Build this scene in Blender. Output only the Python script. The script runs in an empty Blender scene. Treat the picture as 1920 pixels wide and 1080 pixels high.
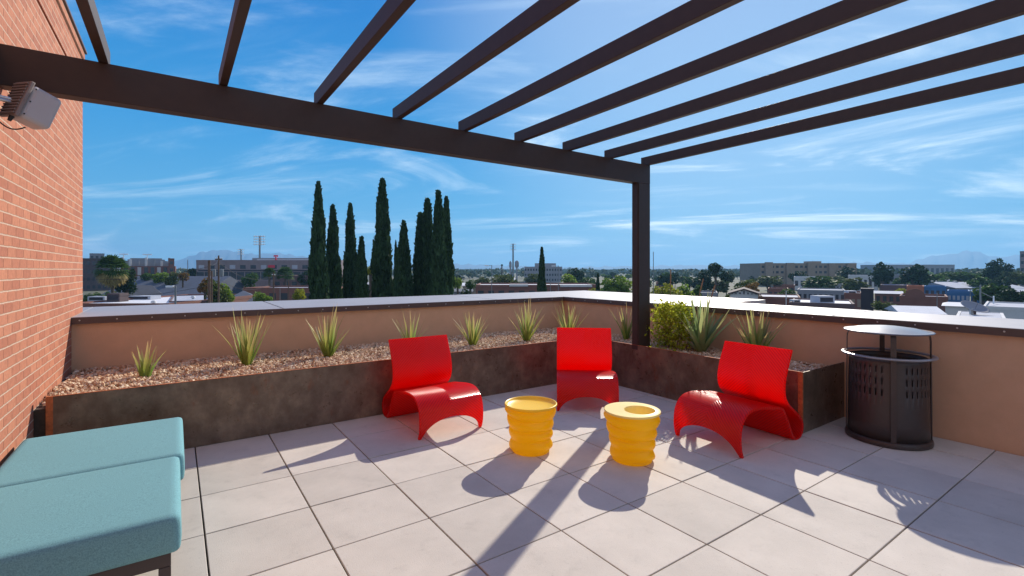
import bpy, math, random
import numpy as np
from mathutils import Vector, Matrix
R=math.radians; PI=math.pi
random.seed(7); rng=np.random.default_rng(7)
S=bpy.context.scene; COL=S.collection
# ------------------------------------------------------------------ camera
YAW=.60848; FPX=905.3764; CAM=Vector((-.14682,-4.74034,1.63018)); HY=505.6
cd=bpy.data.cameras.new('camera'); cam=bpy.data.objects.new('camera',cd); COL.objects.link(cam)
cd.sensor_width=36; cd.lens=FPX/1920*36; cd.shift_y=-(540-HY)/1920; cd.clip_start=.05; cd.clip_end=60000
cam.location=CAM; cam.rotation_euler=(R(90),0,-YAW); S.camera=cam
# ------------------------------------------------------------------ world
AZ=R(60.2); EL=R(29.5)                       # sun azimuth from +Y towards +X, and elevation
w=bpy.data.worlds.new('World'); S.world=w; w.use_nodes=True
nt=w.node_tree; N=nt.nodes; Lk=nt.links; N.clear()
out=N.new('ShaderNodeOutputWorld'); bg=N.new('ShaderNodeBackground'); bg.inputs[1].default_value=.15
sky=N.new('ShaderNodeTexSky'); sky.sky_type='NISHITA'; sky.sun_disc=False; sky.sun_elevation=EL; sky.sun_rotation=AZ
sky.air_density=1.0; sky.dust_density=.35; sky.ozone_density=2.2; sky.altitude=700
hs=N.new('ShaderNodeHueSaturation'); hs.inputs['Saturation'].default_value=.9; hs.inputs['Value'].default_value=1.0; hs.inputs['Hue'].default_value=.497
Lk.new(sky.outputs[0],hs.inputs['Color'])
tc=N.new('ShaderNodeTexCoord'); sep=N.new('ShaderNodeSeparateXYZ')
mp0=N.new('ShaderNodeMapping'); mp0.vector_type='POINT'; mp0.inputs['Rotation'].default_value=(0,0,YAW+R(14))
Lk.new(tc.outputs['Generated'],mp0.inputs[0]); Lk.new(mp0.outputs[0],sep.inputs[0])
def wm(op,a,b=None,c=None):
    n=N.new('ShaderNodeMath'); n.operation=op
    for i,x in enumerate((a,b,c)):
        if x is None: continue
        if isinstance(x,(int,float)): n.inputs[i].default_value=x
        else: Lk.new(x,n.inputs[i])
    return n.outputs[0]
zz=wm('MAXIMUM',wm('ADD',sep.outputs[2],.09),.05)
u=wm('DIVIDE',sep.outputs[0],zz); v=wm('DIVIDE',sep.outputs[1],zz)
def cloudlayer(su,sv,scale,lo,hi,off,det=7,dist=.8,rough=.62):
    c=N.new('ShaderNodeCombineXYZ'); Lk.new(wm('MULTIPLY',u,su),c.inputs[0]); Lk.new(wm('MULTIPLY',v,sv),c.inputs[1]); c.inputs[2].default_value=off
    n=N.new('ShaderNodeTexNoise'); n.inputs['Scale'].default_value=scale; n.inputs['Detail'].default_value=det; n.inputs['Roughness'].default_value=rough; n.inputs['Distortion'].default_value=dist
    Lk.new(c.outputs[0],n.inputs['Vector'])
    m=N.new('ShaderNodeMapRange'); m.interpolation_type='SMOOTHSTEP'; m.inputs[1].default_value=lo; m.inputs[2].default_value=hi
    Lk.new(n.outputs[0],m.inputs[0]); return m.outputs[0]
c1=cloudlayer(.55,1.0,.75,.48,.80,3.1,8,1.0)     # broad veils
c2=cloudlayer(.45,1.5,2.2,.50,.85,9.4,8,.6)      # fine wisps
rp=N.new('ShaderNodeValToRGB'); el_=rp.color_ramp.elements; el_[0].position=0; el_[0].color=(.80,2.30,3.35,1); el_[1].position=.75; el_[1].color=(.02,.50,2.5,1)
for p_,c_ in ((.10,(.33,1.88,3.45)),(.25,(.07,1.42,3.3)),(.45,(.0,1.0,2.95))):
    x_=el_.new(p_); x_.color=(*c_,1)
Lk.new(wm('MAXIMUM',sep.outputs[2],0.0),rp.inputs[0])
ms_=N.new('ShaderNodeMix'); ms_.data_type='RGBA'; ms_.inputs[0].default_value=.955; Lk.new(hs.outputs[0],ms_.inputs[6]); Lk.new(rp.outputs[0],ms_.inputs[7])
cl=wm('MINIMUM',wm('ADD',wm('MULTIPLY',c1,.72),wm('MULTIPLY',wm('MULTIPLY',c2,wm('ADD',c1,.25)),.45)),.85)
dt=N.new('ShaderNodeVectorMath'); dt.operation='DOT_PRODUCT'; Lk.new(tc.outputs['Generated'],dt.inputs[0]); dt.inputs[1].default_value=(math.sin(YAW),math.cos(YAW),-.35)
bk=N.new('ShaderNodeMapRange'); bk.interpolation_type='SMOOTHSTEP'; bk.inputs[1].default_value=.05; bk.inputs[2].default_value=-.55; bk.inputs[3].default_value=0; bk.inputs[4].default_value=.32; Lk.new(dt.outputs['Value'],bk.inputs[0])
c3=cloudlayer(.8,.8,1.1,.30,.62,5.5,6,.6)                     # unseen cloud bank added behind the camera to whiten the fill light
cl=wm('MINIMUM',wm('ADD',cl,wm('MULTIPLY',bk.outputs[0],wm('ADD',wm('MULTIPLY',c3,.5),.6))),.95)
d2=N.new('ShaderNodeVectorMath'); d2.operation='DOT_PRODUCT'; Lk.new(tc.outputs['Generated'],d2.inputs[0]); d2.inputs[1].default_value=(math.sin(AZ)*math.cos(EL),math.cos(AZ)*math.cos(EL),math.sin(EL))
gl=N.new('ShaderNodeMapRange'); gl.interpolation_type='SMOOTHSTEP'; gl.inputs[1].default_value=.80; gl.inputs[2].default_value=1.0; gl.inputs[3].default_value=0; gl.inputs[4].default_value=.62; Lk.new(d2.outputs['Value'],gl.inputs[0])
cl=wm('MINIMUM',wm('ADD',cl,wm('MULTIPLY',gl.outputs[0],wm('ADD',c1,.45))),.95)   # thin cirrus lights up towards the sun
mw=N.new('ShaderNodeMix'); mw.data_type='RGBA'; mw.inputs[6].default_value=(4.9,5.7,6.1,1); mw.inputs[7].default_value=(6.6,5.9,5.0,1); Lk.new(wm('MULTIPLY',bk.outputs[0],2.5),mw.inputs[0])  # the added bank gets a warmer tint to offset blue fill
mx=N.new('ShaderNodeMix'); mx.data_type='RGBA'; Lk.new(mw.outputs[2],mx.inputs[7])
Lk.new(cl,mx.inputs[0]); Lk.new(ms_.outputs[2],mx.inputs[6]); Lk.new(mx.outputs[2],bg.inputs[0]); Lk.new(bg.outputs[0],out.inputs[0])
# ------------------------------------------------------------------ sun
sl=bpy.data.lights.new('sun','SUN'); sl.energy=4.1; sl.angle=R(.5); sl.color=(1,.92,.80)
so=bpy.data.objects.new('sun',sl); COL.objects.link(so)
sd=Vector((math.sin(AZ)*math.cos(EL),math.cos(AZ)*math.cos(EL),math.sin(EL)))
so.rotation_euler=sd.to_track_quat('Z','Y').to_euler(); so.location=(20,12,20)
vs=S.view_settings; vs.view_transform='Standard'; vs.look='None'; vs.exposure=0.55; vs.gamma=1
S.render.engine='CYCLES'; S.cycles.max_bounces=8; S.cycles.volume_bounces=0
# ------------------------------------------------------------------ helpers
FW=Vector((math.sin(YAW),math.cos(YAW),0)); RT=Vector((math.cos(YAW),-math.sin(YAW),0)); GZ=-9.4
def at(px,D,z=GZ):
    p=CAM+FW*D+RT*((px-960)/FPX*D); return Vector((p.x,p.y,z))
def zat(py,D): return CAM.z-(py-HY)/FPX*D
def wpx(n,D): return n/FPX*D
def tag(o,label=None,cat=None,group=None,kind=None):
    if label: o['label']=label
    if cat: o['category']=cat
    if group: o['group']=group
    if kind: o['kind']=kind
    return o
def empty(name,loc,label,cat,group=None,rz=0):
    o=bpy.data.objects.new(name,None); COL.objects.link(o); o.location=loc; o.rotation_euler=(0,0,rz); o.empty_display_size=.1
    return tag(o,label,cat,group)
def link(name,me,parent=None,mat=None):
    o=bpy.data.objects.new(name,me); COL.objects.link(o)
    if parent: o.parent=parent
    if mat: me.materials.clear(); me.materials.append(mat)
    return o
class MB:
    def __init__(s): s.v=[];s.f=[]
    def add(s,vs,fs):
        b=len(s.v); s.v+= [tuple(x) for x in vs]; s.f+=[tuple(i+b for i in q) for q in fs]; return s
    def box(s,x0,x1,y0,y1,z0,z1,M=None):
        vs=[(x,y,z) for z in (z0,z1) for y in (y0,y1) for x in (x0,x1)]
        if M: vs=[M@Vector(p) for p in vs]
        return s.add(vs,[(0,2,3,1),(4,5,7,6),(0,1,5,4),(2,6,7,3),(0,4,6,2),(1,3,7,5)])
    def tube(s,pts,r,n=8,caps=True):
        pts=[Vector(p) for p in pts]; rs=r if isinstance(r,(list,tuple)) else [r]*len(pts); b=len(s.v)
        up=None
        for i,p in enumerate(pts):
            t=(pts[min(i+1,len(pts)-1)]-pts[max(i-1,0)]).normalized()
            if up is None:
                up=t.orthogonal().normalized()
            up=(up-t*up.dot(t)).normalized(); sd_=t.cross(up)
            for k in range(n):
                a=2*PI*k/n; s.v.append(tuple(p+up*math.cos(a)*rs[i]+sd_*math.sin(a)*rs[i]))
        for i in range(len(pts)-1):
            for k in range(n):
                a=b+i*n+k; c=b+i*n+(k+1)%n; s.f.append((a,c,c+n,a+n))
        if caps:
            s.f.append(tuple(b+k for k in range(n))[::-1]); e=b+(len(pts)-1)*n; s.f.append(tuple(e+k for k in range(n)))
        return s
    def lathe(s,prof,n=32,c=(0,0,0),closed=False):
        b=len(s.v)
        for r,z in prof:
            for k in range(n):
                a=2*PI*k/n; s.v.append((c[0]+r*math.cos(a),c[1]+r*math.sin(a),c[2]+z))
        for i in range(len(prof)-1):
            for k in range(n):
                a=b+i*n+k; d=b+i*n+(k+1)%n; s.f.append((a,d,d+n,a+n))
        return s
    def build(s,name,mat,parent=None,smooth=False,bevel=0,angle=35):
        me=bpy.data.meshes.new(name); me.from_pydata(s.v,[],s.f); me.update()
        if smooth:
            me.polygons.foreach_set('use_smooth',[True]*len(me.polygons))
            try: me.set_sharp_from_angle(angle=R(angle))
            except Exception: pass
        o=link(name,me,parent,mat)
        if bevel:
            m=o.modifiers.new('bevel','BEVEL'); m.width=bevel; m.segments=2; m.limit_method='ANGLE'
        return o
def npmesh(name,V,F,smooth=False,uv=None):
    V=np.asarray(V,np.float32); F=np.asarray(F,np.int32); k=F.shape[1]
    me=bpy.data.meshes.new(name); me.vertices.add(len(V)); me.vertices.foreach_set('co',V.ravel())
    me.loops.add(F.size); me.loops.foreach_set('vertex_index',F.ravel())
    me.polygons.add(len(F)); me.polygons.foreach_set('loop_start',np.arange(0,F.size,k,dtype=np.int32)); 
    me.polygons.foreach_set('use_smooth',np.full(len(F),smooth))
    me.update(calc_edges=True); me.validate()
    if uv is not None:
        l=me.uv_layers.new(name='UVMap'); l.data.foreach_set('uv',np.asarray(uv,np.float32)[F.ravel()].ravel())
    return me
# ------------------------------------------------------------------ materials
def mat(name,col,rough=.6,metal=0,spec=.5,noise=0,nscale=10,col2=None,bump=0,bscale=60,island=0,objrand=0,coat=0,trans=0,sss=0,detail=4,stretch=None):
    m=bpy.data.materials.new(name); m.use_nodes=True; nt=m.node_tree; n=nt.nodes; L=nt.links; b=n['Principled BSDF']
    b.inputs['Base Color'].default_value=(*col,1); b.inputs['Roughness'].default_value=rough; b.inputs['Metallic'].default_value=metal
    b.inputs['Specular IOR Level'].default_value=spec; b.inputs['Coat Weight'].default_value=coat
    if sss: b.inputs['Subsurface Weight'].default_value=sss; b.inputs['Subsurface Radius'].default_value=(.05,.03,.01)
    t=n.new('ShaderNodeTexCoord'); vec=t.outputs['Object']
    if stretch:
        mp=n.new('ShaderNodeMapping'); mp.inputs['Scale'].default_value=stretch; L.new(vec,mp.inputs[0]); vec=mp.outputs[0]
    last=None
    if noise or col2:
        x=n.new('ShaderNodeTexNoise'); x.inputs['Scale'].default_value=nscale; x.inputs['Detail'].default_value=detail; x.inputs['Roughness'].default_value=.62; L.new(vec,x.inputs['Vector'])
        r=n.new('ShaderNodeMapRange'); r.inputs[1].default_value=.3; r.inputs[2].default_value=.7; L.new(x.outputs[0],r.inputs[0])
        mx=n.new('ShaderNodeMix'); mx.data_type='RGBA'; c2=col2 or tuple(c*(1-noise) for c in col)
        mx.inputs[6].default_value=(*col,1); mx.inputs[7].default_value=(*c2,1); L.new(r.outputs[0],mx.inputs[0]); last=mx.outputs[2]
    if island or objrand:
        h=n.new('ShaderNodeHueSaturation')
        if island: g=n.new('ShaderNodeNewGeometry').outputs['Random Per Island']; amt=island
        else: g=n.new('ShaderNodeObjectInfo').outputs['Random']; amt=objrand
        r=n.new('ShaderNodeMapRange'); r.inputs[3].default_value=1-amt; r.inputs[4].default_value=1+amt; L.new(g,r.inputs[0]); L.new(r.outputs[0],h.inputs['Value'])
        if last: L.new(last,h.inputs['Color'])
        else: h.inputs['Color'].default_value=(*col,1)
        last=h.outputs[0]
    if last: L.new(last,b.inputs['Base Color'])
    if bump:
        x=n.new('ShaderNodeTexNoise'); x.inputs['Scale'].default_value=bscale; x.inputs['Detail'].default_value=5; L.new(t.outputs['Object'],x.inputs['Vector'])
        bp=n.new('ShaderNodeBump'); bp.inputs['Strength'].default_value=1; bp.inputs['Distance'].default_value=bump; L.new(x.outputs[0],bp.inputs['Height']); L.new(bp.outputs[0],b.inputs['Normal'])
    if trans:
        tr=n.new('ShaderNodeBsdfTranslucent'); ms=n.new('ShaderNodeMixShader'); ms.inputs[0].default_value=trans
        if last: L.new(last,tr.inputs[0])
        else: tr.inputs[0].default_value=(*col,1)
        L.new(b.outputs[0],ms.inputs[1]); L.new(tr.outputs[0],ms.inputs[2]); L.new(ms.outputs[0],n['Material Output'].inputs[0])
    return m
M={}
M['paver']=mat('paver_concrete',(.61,.55,.475),.78,noise=.13,nscale=3.2,island=.09,bump=.0012,bscale=140,detail=9,spec=.35)
def paverx():
    m=M['paver']; n=m.node_tree.nodes; L=m.node_tree.links; b=n['Principled BSDF']; src=b.inputs['Base Color'].links[0].from_socket; t=n.new('ShaderNodeTexCoord'); cur=src
    for sc_,lo,hi,amt,dt_ in ((.9,.45,.75,.86,7),(6,.56,.72,.88,9),(70,.64,.74,.80,2),(17,.66,.74,.74,5)):
        x=n.new('ShaderNodeTexNoise'); x.inputs['Scale'].default_value=sc_; x.inputs['Detail'].default_value=dt_; x.inputs['Roughness'].default_value=.65; L.new(t.outputs['Object'],x.inputs[0])
        r=n.new('ShaderNodeMapRange'); r.inputs[1].default_value=lo; r.inputs[2].default_value=hi; r.inputs[3].default_value=1; r.inputs[4].default_value=amt; L.new(x.outputs[0],r.inputs[0])
        mx=n.new('ShaderNodeMix'); mx.data_type='RGBA'; mx.blend_type='MULTIPLY'; mx.inputs[0].default_value=1; L.new(cur,mx.inputs[6]); L.new(r.outputs[0],mx.inputs[7]); cur=mx.outputs[2]
    L.new(cur,b.inputs['Base Color'])
paverx()
M['sub']=mat('paver_subbase',(.03,.028,.026),.95)
M['stucco']=mat('tan_stucco',(.70,.43,.265),.9,noise=.10,nscale=5,bump=.0025,bscale=170,spec=.2)
M['cap']=mat('pale_metal_cap',(.40,.375,.375),.5,metal=.15,noise=.10,nscale=4,spec=.5)
M['fascia']=mat('brown_fascia',(.10,.062,.052),.45,noise=.15,nscale=8,spec=.5)
M['screw']=mat('screw_metal',(.6,.58,.56),.35,metal=.8)
M['bronze']=mat('dark_bronze_paint',(.048,.026,.019),.55,noise=.18,nscale=14,bump=.0004,bscale=260,spec=.45)
M['red']=mat('red_woven_plastic',(.98,.006,.003),.26,spec=.65,trans=.55)
M['cushion']=mat('teal_fabric',(.22,.46,.50),.95,noise=.42,nscale=210,bump=.0012,bscale=900,spec=.15)
M['frame']=mat('dark_brown_frame',(.05,.035,.032),.5)
M['can']=mat('dark_bronze_can',(.075,.060,.054),.42,metal=.35,noise=.15,nscale=25,bump=.0005,bscale=320)
M['canlid']=mat('can_lid_glare',(.34,.32,.32),.30,metal=.4)  # base colour lightened to carry sky and sun glare
M['black']=mat('black_liner',(.012,.012,.013),.6)
M['speaker']=mat('grey_plastic',(.52,.50,.51),.55,bump=.0006,bscale=400)
M['spk2']=mat('grey_plastic_grille',(.24,.20,.19),.6)
M['rubber']=mat('black_rubber',(.015,.015,.015),.5)
M['rust']=mat('orange_rust',(.60,.17,.05),.8,noise=.5,nscale=30)
M['soil']=mat('dark_soil',(.07,.045,.03),.95,noise=.4,nscale=40)
def steel():
    m=mat('weathered_steel',(.085,.066,.054),.46,metal=.3,spec=.5)
    n=m.node_tree.nodes; L=m.node_tree.links; b=n['Principled BSDF']; t=n.new('ShaderNodeTexCoord')
    def nz(s,d,st=(1,1,1)):
        mp=n.new('ShaderNodeMapping'); mp.inputs['Scale'].default_value=st; L.new(t.outputs['Object'],mp.inputs[0])
        x=n.new('ShaderNodeTexNoise'); x.inputs['Scale'].default_value=s; x.inputs['Detail'].default_value=d; x.inputs['Roughness'].default_value=.68; L.new(mp.outputs[0],x.inputs[0]); return x.outputs[0]
    r=n.new('ShaderNodeValToRGB'); e=r.color_ramp.elements
    e[0].position=.32; e[0].color=(.100,.060,.038,1); e[1].position=.68; e[1].color=(.25,.180,.125,1)
    a=e.new(.5); a.color=(.165,.114,.078,1); L.new(nz(5.5,12,(1,1,.8)),r.inputs[0])
    r2=n.new('ShaderNodeMapRange'); r2.inputs[1].default_value=.60; r2.inputs[2].default_value=.76; L.new(nz(7,8,(1,1,.45)),r2.inputs[0])
    mx=n.new('ShaderNodeMix'); mx.data_type='RGBA'; mx.inputs[7].default_value=(.20,.07,.03,1); L.new(r2.outputs[0],mx.inputs[0]); L.new(r.outputs[0],mx.inputs[6]); L.new(mx.outputs[2],b.inputs['Base Color'])
    r3=n.new('ShaderNodeMapRange'); r3.inputs[1].default_value=.3; r3.inputs[2].default_value=.7; r3.inputs[3].default_value=.22; r3.inputs[4].default_value=.48; L.new(nz(9,6),r3.inputs[0]); L.new(r3.outputs[0],b.inputs['Roughness'])
    bp=n.new('ShaderNodeBump'); bp.inputs['Distance'].default_value=.0015; L.new(nz(30,6),bp.inputs['Height']); L.new(bp.outputs[0],b.inputs['Normal'])
    return m
M['steel']=steel()
def brick(name,c1,c2,mort,axis='x',bw=.203,rh=.0745,ms=.011,bump=.006):
    m=mat(name,c1,.85,spec=.25); n=m.node_tree.nodes; L=m.node_tree.links; b=n['Principled BSDF']
    t=n.new('ShaderNodeTexCoord'); sp=n.new('ShaderNodeSeparateXYZ'); L.new(t.outputs['Object'],sp.inputs[0])
    cb=n.new('ShaderNodeCombineXYZ')
    if axis=='x':
        ad=n.new('ShaderNodeMath'); ad.operation='ADD'; L.new(sp.outputs[0],ad.inputs[0]); L.new(sp.outputs[1],ad.inputs[1]); L.new(ad.outputs[0],cb.inputs[0])
    L.new(sp.outputs[2],cb.inputs[1])
    # slight wobble keeps the joints from being ruler-straight
    nz=n.new('ShaderNodeTexNoise'); nz.inputs['Scale'].default_value=9; L.new(t.outputs['Object'],nz.inputs[0])
    vm=n.new('ShaderNodeVectorMath'); vm.operation='MULTIPLY_ADD'; L.new(nz.outputs['Color'],vm.inputs[0]); vm.inputs[1].default_value=(.007,.007,0); L.new(cb.outputs[0],vm.inputs[2])
    k=n.new('ShaderNodeTexBrick'); L.new(vm.outputs[0],k.inputs['Vector']); k.inputs['Scale'].default_value=1; k.inputs['Brick Width'].default_value=bw; k.inputs['Row Height'].default_value=rh
    k.inputs['Mortar Size'].default_value=ms/2; k.inputs['Mortar Smooth'].default_value=.25; k.inputs['Color1'].default_value=(*c1,1); k.inputs['Color2'].default_value=(*c2,1); k.inputs['Mortar'].default_value=(*mort,1)
    zf=n.new('ShaderNodeMath'); zf.operation='PINGPONG'; zf.inputs[1].default_value=rh/2; sq=n.new('ShaderNodeSeparateXYZ'); L.new(vm.outputs[0],sq.inputs[0]); L.new(sq.outputs[1],zf.inputs[0]); hm_=n.new('ShaderNodeMath'); hm_.operation='LESS_THAN'; hm_.inputs[1].default_value=ms*.75; L.new(zf.outputs[0],hm_.inputs[0]); mm_=n.new('ShaderNodeMix'); mm_.data_type='RGBA'; mm_.inputs[6].default_value=tuple(a*.62 for a in c2)+(1,); mm_.inputs[7].default_value=(*mort,1); L.new(hm_.outputs[0],mm_.inputs[0]); L.new(mm_.outputs[2],k.inputs['Mortar']); k.inputs['Bias'].default_value=-.1
    n2=n.new('ShaderNodeTexNoise'); n2.inputs['Scale'].default_value=28; n2.inputs['Detail'].default_value=8; n2.inputs['Roughness'].default_value=.7; L.new(t.outputs['Object'],n2.inputs[0])
    r=n.new('ShaderNodeMapRange'); r.inputs[1].default_value=.25; r.inputs[2].default_value=.75; r.inputs[3].default_value=.80; r.inputs[4].default_value=1.18; L.new(n2.outputs[0],r.inputs[0])
    h=n.new('ShaderNodeHueSaturation'); L.new(k.outputs['Color'],h.inputs['Color']); L.new(r.outputs[0],h.inputs['Value']); L.new(h.outputs[0],b.inputs['Base Color'])
    inv=n.new('ShaderNodeMath'); inv.operation='SUBTRACT'; inv.inputs[0].default_value=1; L.new(k.outputs['Fac'],inv.inputs[1])
    ma=n.new('ShaderNodeMath'); ma.operation='MULTIPLY_ADD'; L.new(n2.outputs[0],ma.inputs[0]); ma.inputs[1].default_value=.35; L.new(inv.outputs[0],ma.inputs[2])
    bp=n.new('ShaderNodeBump'); bp.inputs['Distance'].default_value=bump; L.new(ma.outputs[0],bp.inputs['Height']); L.new(bp.outputs[0],b.inputs['Normal'])
    return m
M['brick']=brick('orange_brick',(.47,.19,.11),(.36,.13,.078),(.55,.39,.29))
def gravelm():
    m=mat('gravel_stone',(.3,.2,.15),.85,spec=.3); n=m.node_tree.nodes; L=m.node_tree.links; b=n['Principled BSDF']
    g=n.new('ShaderNodeNewGeometry'); r=n.new('ShaderNodeValToRGB'); e=r.color_ramp.elements
    cs=[(0,(.30,.15,.075)),(.22,(.52,.31,.18)),(.45,(.72,.54,.35)),(.68,(.46,.27,.17)),(.85,(.84,.70,.50)),(1,(.27,.16,.10))]
    e[0].color=(*cs[0][1],1); e[1].position=1; e[1].color=(*cs[-1][1],1)
    for p,c in cs[1:-1]: x=e.new(p); x.color=(*c,1)
    L.new(g.outputs['Random Per Island'],r.inputs[0]); L.new(r.outputs[0],b.inputs['Base Color']); return m
M['gravel']=gravelm()
def redm():
    m=M['red']; n=m.node_tree.nodes; L=m.node_tree.links; b=n['Principled BSDF']
    uv=n.new('ShaderNodeUVMap'); sp=n.new('ShaderNodeSeparateXYZ'); L.new(uv.outputs[0],sp.inputs[0])
    def mm(op,a,bb=None):
        x=n.new('ShaderNodeMath'); x.operation=op
        for i,v_ in enumerate((a,bb)):
            if v_ is None: continue
            if isinstance(v_,(int,float)): x.inputs[i].default_value=v_
            else: L.new(v_,x.inputs[i])
        return x.outputs[0]
    s=mm('ADD',mm('MULTIPLY',sp.outputs[0],1.0),mm('MULTIPLY',mm('ABSOLUTE',sp.outputs[1]),.9))
    wv=mm('ABSOLUTE',mm('SINE',mm('MULTIPLY',s,PI/.029)))
    wv=mm('POWER',wv,.6)
    bp=n.new('ShaderNodeBump'); bp.inputs['Distance'].default_value=.007; bp.inputs['Strength'].default_value=1; L.new(wv,bp.inputs['Height']); L.new(bp.outputs[0],b.inputs['Normal'])
    mr=n.new('ShaderNodeMapRange'); mr.inputs[3].default_value=.40; mr.inputs[4].default_value=1.0; L.new(wv,mr.inputs[0])  # groove shade put into the colour, strengthening the rib bump
    h=n.new('ShaderNodeHueSaturation'); h.inputs['Color'].default_value=(1,.010,.003,1); L.new(mr.outputs[0],h.inputs['Value']); L.new(h.outputs[0],b.inputs['Base Color'])
    for x in n:
        if x.type=='BSDF_TRANSLUCENT': x.inputs[0].default_value=(1,.008,.002,1)
redm()
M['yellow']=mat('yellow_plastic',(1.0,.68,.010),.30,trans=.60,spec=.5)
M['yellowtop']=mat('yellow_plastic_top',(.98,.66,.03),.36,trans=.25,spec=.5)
M['yellowsheen']=mat('sheen_yellow_plastic_top',(.98,.80,.28),.32,trans=.2,spec=.5)  # same plastic, base colour paled to stand for sun sheen
def foliage(name,c,c2,tr=.35,rough=.6): return mat(name,c,rough,col2=c2,nscale=1.3,island=.35,trans=tr,spec=.06)
M['f_dark']=foliage('dark_foliage',(.022,.045,.018),(.035,.065,.022),.15)
M['f_cyp']=foliage('cypress_foliage',(.032,.066,.030),(.052,.092,.036),.15)
M['f_olive']=foliage('olive_foliage',(.075,.10,.028),(.11,.135,.04),.3)
M['f_green']=foliage('green_foliage',(.045,.095,.022),(.08,.14,.03),.3)
M['f_bright']=foliage('bright_foliage',(.13,.22,.03),(.20,.27,.04),.45)
M['f_yellow']=foliage('yellow_foliage',(.34,.32,.03),(.24,.28,.03),.45)
M['f_rust']=foliage('rusty_foliage',(.22,.10,.03),(.15,.12,.035),.3)
M['f_tan']=foliage('dead_frond',(.50,.40,.17),(.34,.27,.11),.35)
M['f_ivy']=foliage('ivy_leaf',(.22,.30,.03),(.58,.52,.05),.55)
M['trunk']=mat('trunk_bark',(.12,.085,.06),.9,noise=.4,nscale=6)
def leafm(name,base,tip):
    m=mat(name,base,.45,trans=.35,spec=.4); n=m.node_tree.nodes; L=m.node_tree.links; b=n['Principled BSDF']
    g=n.new('ShaderNodeNewGeometry'); uv=n.new('ShaderNodeUVMap'); sp=n.new('ShaderNodeSeparateXYZ'); L.new(uv.outputs[0],sp.inputs[0])
    mr=n.new('ShaderNodeMapRange'); mr.inputs[1].default_value=.25; mr.inputs[2].default_value=1; L.new(sp.outputs[1],mr.inputs[0])
    mx=n.new('ShaderNodeMix'); mx.data_type='RGBA'; mx.inputs[6].default_value=(*base,1); mx.inputs[7].default_value=(*tip,1); L.new(mr.outputs[0],mx.inputs[0])
    h=n.new('ShaderNodeHueSaturation'); r=n.new('ShaderNodeMapRange'); r.inputs[3].default_value=.65; r.inputs[4].default_value=1.35; L.new(g.outputs['Random Per Island'],r.inputs[0]); L.new(r.outputs[0],h.inputs['Value']); L.new(mx.outputs[2],h.inputs['Color'])
    wn=n.new('ShaderNodeTexWhiteNoise'); wn.noise_dimensions='1D'; L.new(g.outputs['Random Per Island'],wn.inputs['W']); r2=n.new('ShaderNodeMapRange'); r2.inputs[3].default_value=.455; r2.inputs[4].default_value=.535; L.new(wn.outputs[0],r2.inputs[0]); L.new(r2.outputs[0],h.inputs['Hue'])
    L.new(h.outputs[0],b.inputs['Base Color'])
    for x in n:
        if x.type=='BSDF_TRANSLUCENT': L.new(h.outputs[0],x.inputs[0])
    return m
M['aloe']=leafm('aloe_leaf',(.22,.33,.06),(.62,.52,.22))
M['agave']=leafm('agave_leaf',(.27,.38,.14),(.42,.46,.20))
M['drystalk']=mat('dry_stalk',(.30,.18,.10),.8)
# ================================================================== LARGE STRUCTURE: terrace
T=.61
mb=MB()                                                       # concrete pavers on pedestals with open joints
for i in range(-2,10):
    for j in range(-2,16):
        x0,x1=i*T,(i+1)*T; y1,y0=-j*T+.0,-(j+1)*T
        x0=max(x0,-1.065); x1=min(x1,5.93); y1=min(y1,2.2)
        if x1-x0<.02: continue
        if y0>=.55 or (x0>4.96 and y0>-2.45): continue
        g=.0048; h=random.uniform(-.0015,.0015)
        mb.box(x0+g,x1-g,y0+g,y1-g,-.05,h)
tag(mb.build('terrace_floor',M['paver'],bevel=.003),kind='structure')
mb=MB(); mb.box(-1.3,6.2,-10,2.4,-.35,-.045); tag(mb.build('terrace_slab',M['sub']),kind='structure')
# parapet walls
pl_=empty('parapet_wall',(2.4,2.3,0),'low tan stucco parapet wall behind the long gravel planter','wall')
XI,YI,HP=5.936,2.262,1.117
def child(mb_,name,m_,root,**k):
    o=mb_.build(name,m_,root,**k); o.matrix_parent_inverse=root.matrix_world.inverted() if False else Matrix.Translation(root.location).inverted(); return o
child(MB().box(-1.07,8.0,YI,3.95,-9.3,1.04),'wall',M['stucco'],pl_); child(MB().box(-4.5,-1.072,3.10,3.95,-9.3,1.04),'wall',M['stucco'],pl_)
def caps(root,segs):
    for s in segs: child(MB().box(*s),'cap',M['cap'],root,bevel=.004)
caps(pl_,[(-4.5,-1.075,3.075,4.02,1.046,HP),(-1.069,1.012,YI-.03,4.02,1.046,HP),(1.034,4.38,YI-.03,4.02,1.046,HP),(4.402,5.90,YI-.03,4.02,1.046,HP)])
child(MB().box(-1.069,5.906,YI-.042,YI-.031,1.040,HP-.004),'fascia',M['fascia'],pl_)
scm=None
def screws(root,pts,ax):
    global scm
    if scm is None:
        b=MB(); b.lathe([(0.0001,.006),(.006,.005),(.0085,0)],10); scm=bpy.data.meshes.new('screw'); scm.from_pydata(b.v,[],b.f); scm.materials.append(M['screw'])
    for p in pts:
        o=bpy.data.objects.new('screw',scm); COL.objects.link(o); o.parent=root; o.matrix_parent_inverse=Matrix.Translation(root.location).inverted()
        o.location=p; o.rotation_euler=(R(90),0,0) if ax=='y' else (0,R(-90),0)
screws(pl_,[(-1.0+.315*k,YI-.042,1.080) for k in range(22)],'y')
pr_=empty('parapet_wall',(6.0,-3,0),'low tan stucco parapet wall behind the trash can and corner planter','wall')
child(MB().box(XI,8.0,-9,YI-.001,-9.3,1.04),'wall',M['stucco'],pr_)
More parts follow.
